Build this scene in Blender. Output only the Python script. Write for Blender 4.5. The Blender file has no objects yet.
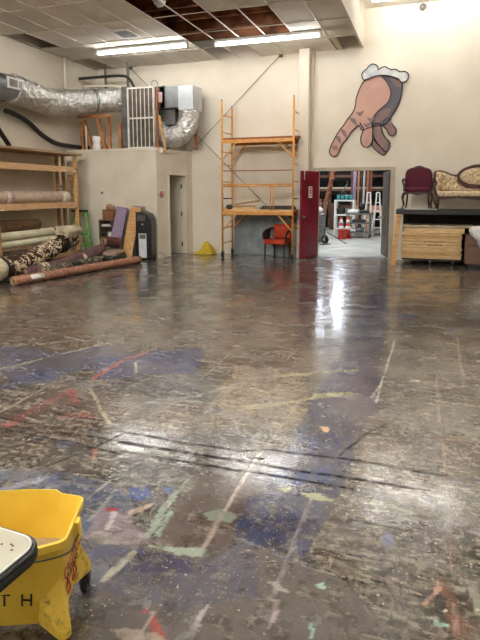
import bpy, bmesh, math, random
import numpy as np
from mathutils import Vector, Matrix
random.seed(7)
PI = math.pi
sc = bpy.context.scene
COL = sc.collection

# ------------------------------------------------------------------ colour
def lin(c):
    r = []
    for v in c[:3]:
        v = v / 255.0
        r.append(v / 12.92 if v <= 0.04045 else ((v + 0.055) / 1.055) ** 2.4)
    return (r[0], r[1], r[2], 1.0)

def mat(name, a, b=None, rough=.7, bdist=.02, metal=0., scale=6., bump=0., bscale=40., stretch=(1, 1, 1), c=None,
        detail=5., lo=.35, hi=.65, spec=.5, emit=None, strength=0., rv=0.):
    """principled material whose colour wanders between a and b with noise"""
    m = bpy.data.materials.new(name); m.use_nodes = True
    nt = m.node_tree; N = nt.nodes; L = nt.links
    p = N['Principled BSDF']
    p.inputs['Roughness'].default_value = rough; p.inputs['Metallic'].default_value = metal
    p.inputs['Specular IOR Level'].default_value = spec
    if b is None: b = tuple(max(0, x * .88) for x in a)
    tc = N.new('ShaderNodeTexCoord'); mp = N.new('ShaderNodeMapping'); mp.inputs['Scale'].default_value = stretch
    L.new(tc.outputs['Object'], mp.inputs['Vector'])
    no = N.new('ShaderNodeTexNoise'); no.inputs['Scale'].default_value = scale; no.inputs['Detail'].default_value = detail
    L.new(mp.outputs['Vector'], no.inputs['Vector'])
    cr = N.new('ShaderNodeValToRGB'); e = cr.color_ramp.elements
    e[0].position = lo; e[0].color = lin(a); e[1].position = hi; e[1].color = lin(b)
    if c: x = e.new((lo + hi) / 2); x.color = lin(c)
    L.new(no.outputs['Fac'], cr.inputs['Fac']); L.new(cr.outputs['Color'], p.inputs['Base Color'])
    if rv:
        mr = N.new('ShaderNodeMapRange'); mr.inputs['From Min'].default_value = .3; mr.inputs['From Max'].default_value = .7
        mr.inputs['To Min'].default_value = rough - rv; mr.inputs['To Max'].default_value = rough + rv
        L.new(no.outputs['Fac'], mr.inputs['Value']); L.new(mr.outputs['Result'], p.inputs['Roughness'])
    if bump:
        n2 = N.new('ShaderNodeTexNoise'); n2.inputs['Scale'].default_value = bscale; n2.inputs['Detail'].default_value = 4
        L.new(mp.outputs['Vector'], n2.inputs['Vector'])
        bp = N.new('ShaderNodeBump'); bp.inputs['Strength'].default_value = bump; bp.inputs['Distance'].default_value = bdist
        L.new(n2.outputs['Fac'], bp.inputs['Height']); L.new(bp.outputs['Normal'], p.inputs['Normal'])
    if emit:
        p.inputs['Emission Color'].default_value = lin(emit); p.inputs['Emission Strength'].default_value = strength
    return m

def vor_mat(name, a, b, c, scale, th=.35, rough=.9, stretch=(1, 1, 1), warp=.5):
    """rug pattern: warped cells of b and c on a"""
    m = bpy.data.materials.new(name); m.use_nodes = True
    nt = m.node_tree; N = nt.nodes; L = nt.links; p = N['Principled BSDF']; p.inputs['Roughness'].default_value = rough
    p.inputs['Specular IOR Level'].default_value = .2
    tc = N.new('ShaderNodeTexCoord'); mp = N.new('ShaderNodeMapping'); mp.inputs['Scale'].default_value = stretch
    L.new(tc.outputs['Object'], mp.inputs['Vector'])
    nz = N.new('ShaderNodeTexNoise'); nz.inputs['Scale'].default_value = scale * .8; nz.inputs['Detail'].default_value = 2
    L.new(mp.outputs['Vector'], nz.inputs['Vector'])
    mx = N.new('ShaderNodeMix'); mx.data_type = 'RGBA'; mx.blend_type = 'LINEAR_LIGHT'; mx.inputs[0].default_value = warp
    L.new(mp.outputs['Vector'], mx.inputs[6]); L.new(nz.outputs['Color'], mx.inputs[7])
    wv = N.new('ShaderNodeTexNoise'); wv.inputs['Scale'].default_value = scale; wv.inputs['Detail'].default_value = 1.2; wv.inputs['Distortion'].default_value = 1.8
    L.new(mx.outputs[2], wv.inputs['Vector'])
    cr = N.new('ShaderNodeValToRGB'); cr.color_ramp.interpolation = 'CONSTANT'; e = cr.color_ramp.elements
    e[0].position = 0; e[0].color = lin(a); e[1].position = th + .1; e[1].color = lin(b)
    x = e.new(th + .19); x.color = lin(c); x = e.new(th + .22); x.color = lin(a)
    L.new(wv.outputs['Fac'], cr.inputs['Fac']); L.new(cr.outputs['Color'], p.inputs['Base Color'])
    return m

# ------------------------------------------------------------------ mesh builder
class MB:
    def __init__(s): s.v = []; s.f = []; s.sm = []
    def add(s, vs, fs, smooth=False):
        o = len(s.v); s.v += [tuple(v) for v in vs]
        for f in fs: s.f.append(tuple(i + o for i in f)); s.sm.append(smooth)
        return s
    def box(s, x0, x1, y0, y1, z0, z1, M=None):
        vs = [Vector((x, y, z)) for z in (z0, z1) for y in (y0, y1) for x in (x0, x1)]
        if M: vs = [M @ v for v in vs]
        return s.add(vs, [(0, 2, 3, 1), (4, 5, 7, 6), (0, 1, 5, 4), (2, 6, 7, 3), (0, 4, 6, 2), (1, 3, 7, 5)])
    def cbox(s, c, size, M=None):
        return s.box(c[0] - size[0] / 2, c[0] + size[0] / 2, c[1] - size[1] / 2, c[1] + size[1] / 2, c[2] - size[2] / 2, c[2] + size[2] / 2, M)
    def bar(s, a, b, w, h, up=(0, 0, 1)):
        """square bar from a to b"""
        a = Vector(a); b = Vector(b); d = (b - a).normalized(); u = Vector(up)
        if abs(d.dot(u)) > .98: u = Vector((0, 1, 0))
        r = d.cross(u).normalized(); u = r.cross(d).normalized(); vs = []
        for p in (a, b):
            for i, j in ((-1, -1), (1, -1), (1, 1), (-1, 1)): vs.append(p + r * w / 2 * i + u * h / 2 * j)
        return s.add(vs, [(0, 1, 2, 3), (7, 6, 5, 4), (0, 4, 5, 1), (1, 5, 6, 2), (2, 6, 7, 3), (3, 7, 4, 0)])
    def tube(s, pts, r, n=10, cap=True, closed=False, noise=None, flat=1.):
        pts = [Vector(p) for p in pts]; m = len(pts); rs = r if isinstance(r, (list, tuple)) else [r] * m
        vs = []; prev = None
        for i, p in enumerate(pts):
            if closed: d = (pts[(i + 1) % m] - pts[i - 1])
            else: d = (pts[min(i + 1, m - 1)] - pts[max(i - 1, 0)])
            d.normalize()
            if prev is None:
                u = Vector((0, 0, 1)) if abs(d.z) < .9 else Vector((0, 1, 0))
                u = (u - d * u.dot(d)).normalized()
            else: u = (prev - d * prev.dot(d)).normalized()
            prev = u; w = d.cross(u)
            for k in range(n):
                a = 2 * PI * k / n; rr = rs[i] * (1 + (noise(i, k) if noise else 0))
                vs.append(p + (w * math.cos(a) + u * math.sin(a) * flat) * rr)
        fs = []
        for i in range(m if closed else m - 1):
            j = (i + 1) % m
            for k in range(n): fs.append((i * n + k, i * n + (k + 1) % n, j * n + (k + 1) % n, j * n + k))
        s.add(vs, fs, True)
        if cap and not closed:
            s.add(vs[:n], [tuple(range(n))[::-1]]); s.add(vs[-n:], [tuple(range(n))])
        return s
    def cyl(s, a, b, r, n=14, r2=None): return s.tube([a, b], [r, r if r2 is None else r2], n)
    def lathe(s, prof, c=(0, 0, 0), n=20, M=None):
        vs = []
        for r, z in prof:
            for k in range(n):
                a = 2 * PI * k / n; v = Vector((c[0] + r * math.cos(a), c[1] + r * math.sin(a), c[2] + z)); vs.append(M @ v if M else v)
        fs = [(i * n + k, i * n + (k + 1) % n, (i + 1) * n + (k + 1) % n, (i + 1) * n + k) for i in range(len(prof) - 1) for k in range(n)]
        s.add(vs, fs, True)
        s.add(vs[:n], [tuple(range(n))[::-1]]); s.add(vs[-n:], [tuple(range(n))]); return s
    def prism(s, pts, fn, t0, t1):
        """2-D polygon pts, fn(a,b,t)->xyz, thickness t0..t1"""
        n = len(pts); vs = [fn(a, b, t0) for a, b in pts] + [fn(a, b, t1) for a, b in pts]
        fs = [tuple(range(n)), tuple(range(2 * n - 1, n - 1, -1))] + [(i, i + n, (i + 1) % n + n, (i + 1) % n) for i in range(n)]
        return s.add(vs, fs)
    def sphere(s, c, r, n=14, sq=(1, 1, 1)):
        prof = [(max(1e-4, math.sin(PI * i / 10)), -math.cos(PI * i / 10)) for i in range(11)]
        M = Matrix.Translation(c) @ Matrix.Diagonal((r * sq[0], r * sq[1], r * sq[2], 1)); return s.lathe(prof, (0, 0, 0), n, M)
    def build(s, name, m, parent=None, bevel=0., loc=None, subdiv=0, smooth=None):
        me = bpy.data.meshes.new(name); me.from_pydata(s.v, [], s.f)
        me.polygons.foreach_set('use_smooth', [x if smooth is None else smooth for x in s.sm]); me.materials.append(m)
        bm = bmesh.new(); bm.from_mesh(me); bmesh.ops.remove_doubles(bm, verts=bm.verts, dist=1e-5)
        bmesh.ops.recalc_face_normals(bm, faces=bm.faces); bm.to_mesh(me); bm.free(); me.update()
        o = bpy.data.objects.new(name, me); COL.objects.link(o)
        if parent is not None: o.parent = parent
        if loc: o.location = loc
        if bevel:
            b = o.modifiers.new('b', 'BEVEL'); b.width = bevel; b.segments = 2; b.limit_method = 'ANGLE'
        if subdiv:
            b = o.modifiers.new('s', 'SUBSURF'); b.levels = subdiv; b.render_levels = subdiv
        return o

def tag(o, label, cat, group=None, kind=None):
    o['label'] = label; o['category'] = cat
    if group: o['group'] = group
    if kind: o['kind'] = kind
    return o
def thing(name, label, cat, loc=(0, 0, 0), rz=0., group=None):
    o = bpy.data.objects.new(name, None); COL.objects.link(o); o.empty_display_size = .1
    o.location = loc; o.rotation_euler = (0, 0, rz); return tag(o, label, cat, group)
def struct(name, mb, m, parent=None, bevel=0.):
    o = mb.build(name, m, parent, bevel)
    if parent is None: o['kind'] = 'structure'
    return o
def copy_tree(o, parent=None):
    c = o.copy(); COL.objects.link(c); c.parent = parent
    for ch in list(o.children):
        copy_tree(ch, c)
    return c
def text_mesh(name, s, size, M, m, parent, extrude=.0008, align='CENTER'):
    cu = bpy.data.curves.new(name, 'FONT'); cu.body = s; cu.size = size; cu.extrude = extrude; cu.align_x = align; cu.align_y = 'CENTER'
    t = bpy.data.objects.new(name, cu); COL.objects.link(t)
    dg = bpy.context.evaluated_depsgraph_get(); me = bpy.data.meshes.new_from_object(t.evaluated_get(dg))
    bpy.data.objects.remove(t); me.transform(M); me.materials.clear(); me.materials.append(m)
    o = bpy.data.objects.new(name, me); COL.objects.link(o)
    if parent is not None: o.parent = parent
    return o

# ------------------------------------------------------------------ dimensions (metres), camera stands at x=0 y=0
YB = 13.25      # back wall
ZC = 4.81       # low suspended ceiling
ZU = 5.65       # high ceiling right of the bulkhead
XL = -8.6       # left wall
XR = 4.6
YF = -5.5

M = {}
M['wall'] = mat('cream_paint', (230, 222, 205), (221, 211, 192), rough=.75, scale=1.1, bump=.12, bscale=14, rv=.05)
M['wall2'] = mat('cream_paint_nook', (226, 218, 200), (214, 205, 186), rough=.8, scale=1.6, bump=.08, bscale=20)
M['trim'] = mat('beige_trim', (190, 178, 156), (172, 160, 138), rough=.6, scale=4)
M['tile'] = mat('ceiling_tile', (232, 226, 214), (212, 205, 192), rough=.9, scale=1.3, bump=.15, bscale=60)
M['tbar'] = mat('white_tbar', (216, 210, 198), (200, 193, 180), rough=.5)
M['deck'] = mat('stained_plywood_deck', (170, 112, 78), (96, 60, 42), rough=.9, scale=3, c=(140, 90, 62))
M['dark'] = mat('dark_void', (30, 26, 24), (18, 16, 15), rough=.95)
M['pine'] = mat('pine', (222, 178, 120), (190, 140, 86), rough=.65, scale=5, stretch=(1, 1, 8), bump=.1)
M['pineY'] = mat('pine_along_y', (222, 184, 138), (192, 150, 106), rough=.7, scale=5, stretch=(8, 1, 8), bump=.1)
M['pineX'] = mat('pine_along_x', (238, 206, 156), (206, 166, 114), rough=.7, scale=5, stretch=(1, 8, 10), bump=.1)
M['oldwood'] = mat('weathered_wood', (178, 148, 114), (138, 110, 82), rough=.8, scale=5, stretch=(6, 1, 6))
M['orange'] = mat('orange_steel', (222, 160, 78), (202, 138, 62), rough=.5, scale=9)
M['plank'] = mat('scaffold_plank', (160, 92, 48), (122, 66, 34), rough=.7, scale=6, stretch=(1, 8, 8))
M['black'] = mat('black_rubber', (24, 23, 23), (34, 33, 32), rough=.5)
M['steel'] = mat('grey_steel', (150, 150, 150), (110, 110, 112), rough=.35, metal=.9)
M['rod'] = mat('dark_rod', (70, 66, 62), (50, 46, 44), rough=.5, metal=.6)
M['foil'] = mat('silver_foil', (236, 234, 230), (200, 198, 194), rough=.3, metal=.8, bump=1., bscale=11, detail=6, bdist=.09)
M['galv'] = mat('galvanised_sheet', (178, 182, 184), (146, 150, 154), rough=.32, metal=.85, scale=3)
M['white'] = mat('white_paint', (232, 230, 224), (214, 210, 202), rough=.45)
M['whiteplastic'] = mat('white_plastic', (236, 234, 232), (216, 214, 214), rough=.35, bump=.3, bscale=12)
M['red'] = mat('maroon_door_paint', (132, 16, 42), (112, 10, 32), rough=.28, scale=3)
M['gray'] = mat('grey_paint', (110, 108, 104), (84, 82, 80), rough=.5)
M['post'] = mat('brown_timber', (186, 128, 80), (146, 96, 58), rough=.75, scale=4)
M['tube_right'] = mat('lit_tube_right', (255, 255, 255), rough=.4, emit=(252, 250, 248), strength=52)
M['tube_fill'] = mat('lit_tube_fill', (255, 255, 255), rough=.4, emit=(252, 250, 248), strength=175)  # stronger tubes for unseen left strips, added to brighten the left side
M['tube'] = mat('lit_tube', (255, 255, 255), rough=.4, emit=(252, 250, 248), strength=50)

def floor_material():
    m = bpy.data.materials.new('painted_floor'); m.use_nodes = True
    nt = m.node_tree; N = nt.nodes; L = nt.links; p = N['Principled BSDF']
    at = N.new('ShaderNodeAttribute'); at.attribute_name = 'paint'
    tc = N.new('ShaderNodeTexCoord')
    def noise(s, d=6, st=None, dist=0., off=0.):
        n = N.new('ShaderNodeTexNoise'); n.inputs['Scale'].default_value = s; n.inputs['Detail'].default_value = d; n.inputs['Distortion'].default_value = dist
        mp = N.new('ShaderNodeMapping'); mp.inputs['Scale'].default_value = st or (1, 1, 1); mp.inputs['Rotation'].default_value = (0, 0, off * 1.7); mp.inputs['Location'].default_value = (off, off * .7, off * .3)
        L.new(tc.outputs['Object'], mp.inputs['Vector']); L.new(mp.outputs['Vector'], n.inputs['Vector']); return n.outputs['Fac']
    def rng(x, a, b, c=0., d=1.):
        r = N.new('ShaderNodeMapRange'); r.interpolation_type = 'SMOOTHSTEP'
        for k, v in zip(('From Min', 'From Max', 'To Min', 'To Max'), (a, b, c, d)): r.inputs[k].default_value = v
        L.new(x, r.inputs['Value']); return r.outputs['Result']
    def mixc(f, a, b, mode='MIX'):
        x = N.new('ShaderNodeMix'); x.data_type = 'RGBA'; x.blend_type = mode
        if isinstance(f, float): x.inputs[0].default_value = f
        else: L.new(f, x.inputs[0])
        for s, v in ((6, a), (7, b)):
            if isinstance(v, tuple): x.inputs[s].default_value = v
            else: L.new(v, x.inputs[s])
        return x.outputs[2]
    def mul(a, b):
        x = N.new('ShaderNodeMath'); x.operation = 'MULTIPLY'
        for s, v in ((0, a), (1, b)):
            if isinstance(v, float): x.inputs[s].default_value = v
            else: L.new(v, x.inputs[s])
        return x.outputs[0]
    c = mixc(1., at.outputs['Color'], (.64, .59, .57, 1), 'MULTIPLY')
    c = mixc(rng(noise(5, 10, off=3.), .45, .55), c, mixc(1., c, (.64, .60, .58, 1), 'MULTIPLY'))
    c = mixc(rng(noise(20, 10, off=7.7), .44, .56), c, mixc(1., c, (.66, .64, .63, 1), 'MULTIPLY'))
    c = mixc(mul(rng(noise(28, 10, off=8.8), .5, .6), .32), c, lin((160, 152, 142)))
    c = mixc(mul(rng(noise(9, 10, (.35, 1.6, 1), off=77.), .55, .62), .3), c, lin((150, 142, 128)))
    c = mixc(mul(rng(noise(12, 10, (.25, 2, 1), off=12.4), .56, .62), .28), c, lin((164, 154, 136)))
    c = mixc(mul(rng(noise(10, 10, (.22, 2.2, 1), off=17.1), .56, .62), .26), c, lin((58, 50, 46)))
    c = mixc(mul(rng(noise(22, 9, (.5, 1.5, 1), off=61.), .59, .63), .5), c, lin((180, 172, 156)))
    c = mixc(mul(rng(noise(15, 9, (.5, 1.5, 1), off=51.), .57, .62), .42), c, lin((54, 46, 42)))
    c = mixc(mul(rng(noise(5, 9, off=9.), .55, .68), .3), c, lin((150, 144, 132)))
    c = mixc(mul(rng(noise(26, 6, off=5.), .56, .64), .5), c, lin((150, 140, 122)))
    c = mixc(mul(rng(noise(40, 5, (1, .5, 1), off=15.), .57, .66), .6), c, lin((48, 42, 38)))
    c = mixc(mul(rng(noise(6, 8, off=25.), .6, .66), .25), c, lin((70, 84, 112)))
    mk = N.new('ShaderNodeAttribute'); mk.attribute_name = 'marks'
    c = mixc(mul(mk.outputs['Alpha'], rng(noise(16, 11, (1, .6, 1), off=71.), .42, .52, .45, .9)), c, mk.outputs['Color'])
    # spatters
    for sc_, th, colr, dn, dl, dh, op in ((55, .15, (206, 200, 184), 1.7, .50, .60, .75), (24, .11, (200, 190, 168), .9, .52, .60, .8), (95, .19, (180, 174, 162), 2.6, .46, .62, .7), (11, .07, (180, 184, 160), 1.1, .5, .56, .7)):
        v = N.new('ShaderNodeTexVoronoi'); v.inputs['Scale'].default_value = sc_; v.inputs['Randomness'].default_value = 1
        wn = N.new('ShaderNodeTexNoise'); wn.inputs['Scale'].default_value = sc_ * 1.4; wn.inputs['Detail'].default_value = 2
        L.new(tc.outputs['Object'], wn.inputs['Vector'])
        wx = N.new('ShaderNodeMix'); wx.data_type = 'RGBA'; wx.blend_type = 'LINEAR_LIGHT'; wx.inputs[0].default_value = .35 / sc_
        L.new(tc.outputs['Object'], wx.inputs[6]); L.new(wn.outputs['Color'], wx.inputs[7]); L.new(wx.outputs[2], v.inputs['Vector'])
        sp = N.new('ShaderNodeSeparateColor'); L.new(v.outputs['Color'], sp.inputs[0])
        size = N.new('ShaderNodeMath'); size.operation = 'MULTIPLY'; L.new(sp.outputs[0], size.inputs[0]); size.inputs[1].default_value = th * 2
        lt = N.new('ShaderNodeMath'); lt.operation = 'LESS_THAN'; L.new(v.outputs['Distance'], lt.inputs[0]); L.new(size.outputs[0], lt.inputs[1])
        g = N.new('ShaderNodeMath'); g.operation = 'GREATER_THAN'; L.new(sp.outputs[1], g.inputs[0]); g.inputs[1].default_value = .62
        f = mul(mul(mul(lt.outputs[0], g.outputs[0]), rng(noise(dn, 3, off=sc_), dl, dh)), op)
        c = mixc(f, c, lin(colr))
    sk = N.new('ShaderNodeMath'); sk.operation = 'SUBTRACT'; sk.inputs[0].default_value = 1.; L.new(at.outputs['Alpha'], sk.inputs[1])
    c = mixc(mul(sk.outputs[0], .85), c, lin((30, 27, 26)))
    L.new(c, p.inputs['Base Color'])
    # gloss: worn wax, skid streaks are duller (alpha channel of the paint)
    r = N.new('ShaderNodeMath'); r.operation = 'ADD'
    L.new(rng(noise(3.5, 9, off=33.), .38, .66, FR0, FR1), r.inputs[0])
    ia = N.new('ShaderNodeMath'); ia.operation = 'SUBTRACT'; ia.inputs[0].default_value = 1.; L.new(at.outputs['Alpha'], ia.inputs[1])
    L.new(mul(ia.outputs[0], .05), r.inputs[1]); L.new(r.outputs[0], p.inputs['Roughness'])
    p.inputs['IOR'].default_value = 1.5
    L.new(mul(at.outputs['Alpha'], FSPEC), p.inputs['Specular IOR Level'])
    L.new(mul(mul(at.outputs['Alpha'], at.outputs['Alpha']), rng(noise(2.2, 9, off=88.), .44, .6, .0, .85)), p.inputs['Coat Weight'])
    p.inputs['Coat Roughness'].default_value = .17; p.inputs['Coat IOR'].default_value = 1.6
    hb = N.new('ShaderNodeMath'); hb.operation = 'ADD'; L.new(noise(55, 6, off=2.), hb.inputs[0]); L.new(mul(noise(9, 3, off=41.), 1.2), hb.inputs[1])
    bp = N.new('ShaderNodeBump'); bp.inputs['Strength'].default_value = FBUMP; bp.inputs['Distance'].default_value = .004
    L.new(hb.outputs[0], bp.inputs['Height']); L.new(bp.outputs['Normal'], p.inputs['Normal']); L.new(bp.outputs['Normal'], p.inputs['Coat Normal'])
    return m
FR0, FR1, FSPEC, FBUMP = .13, .30, 1., .12

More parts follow.
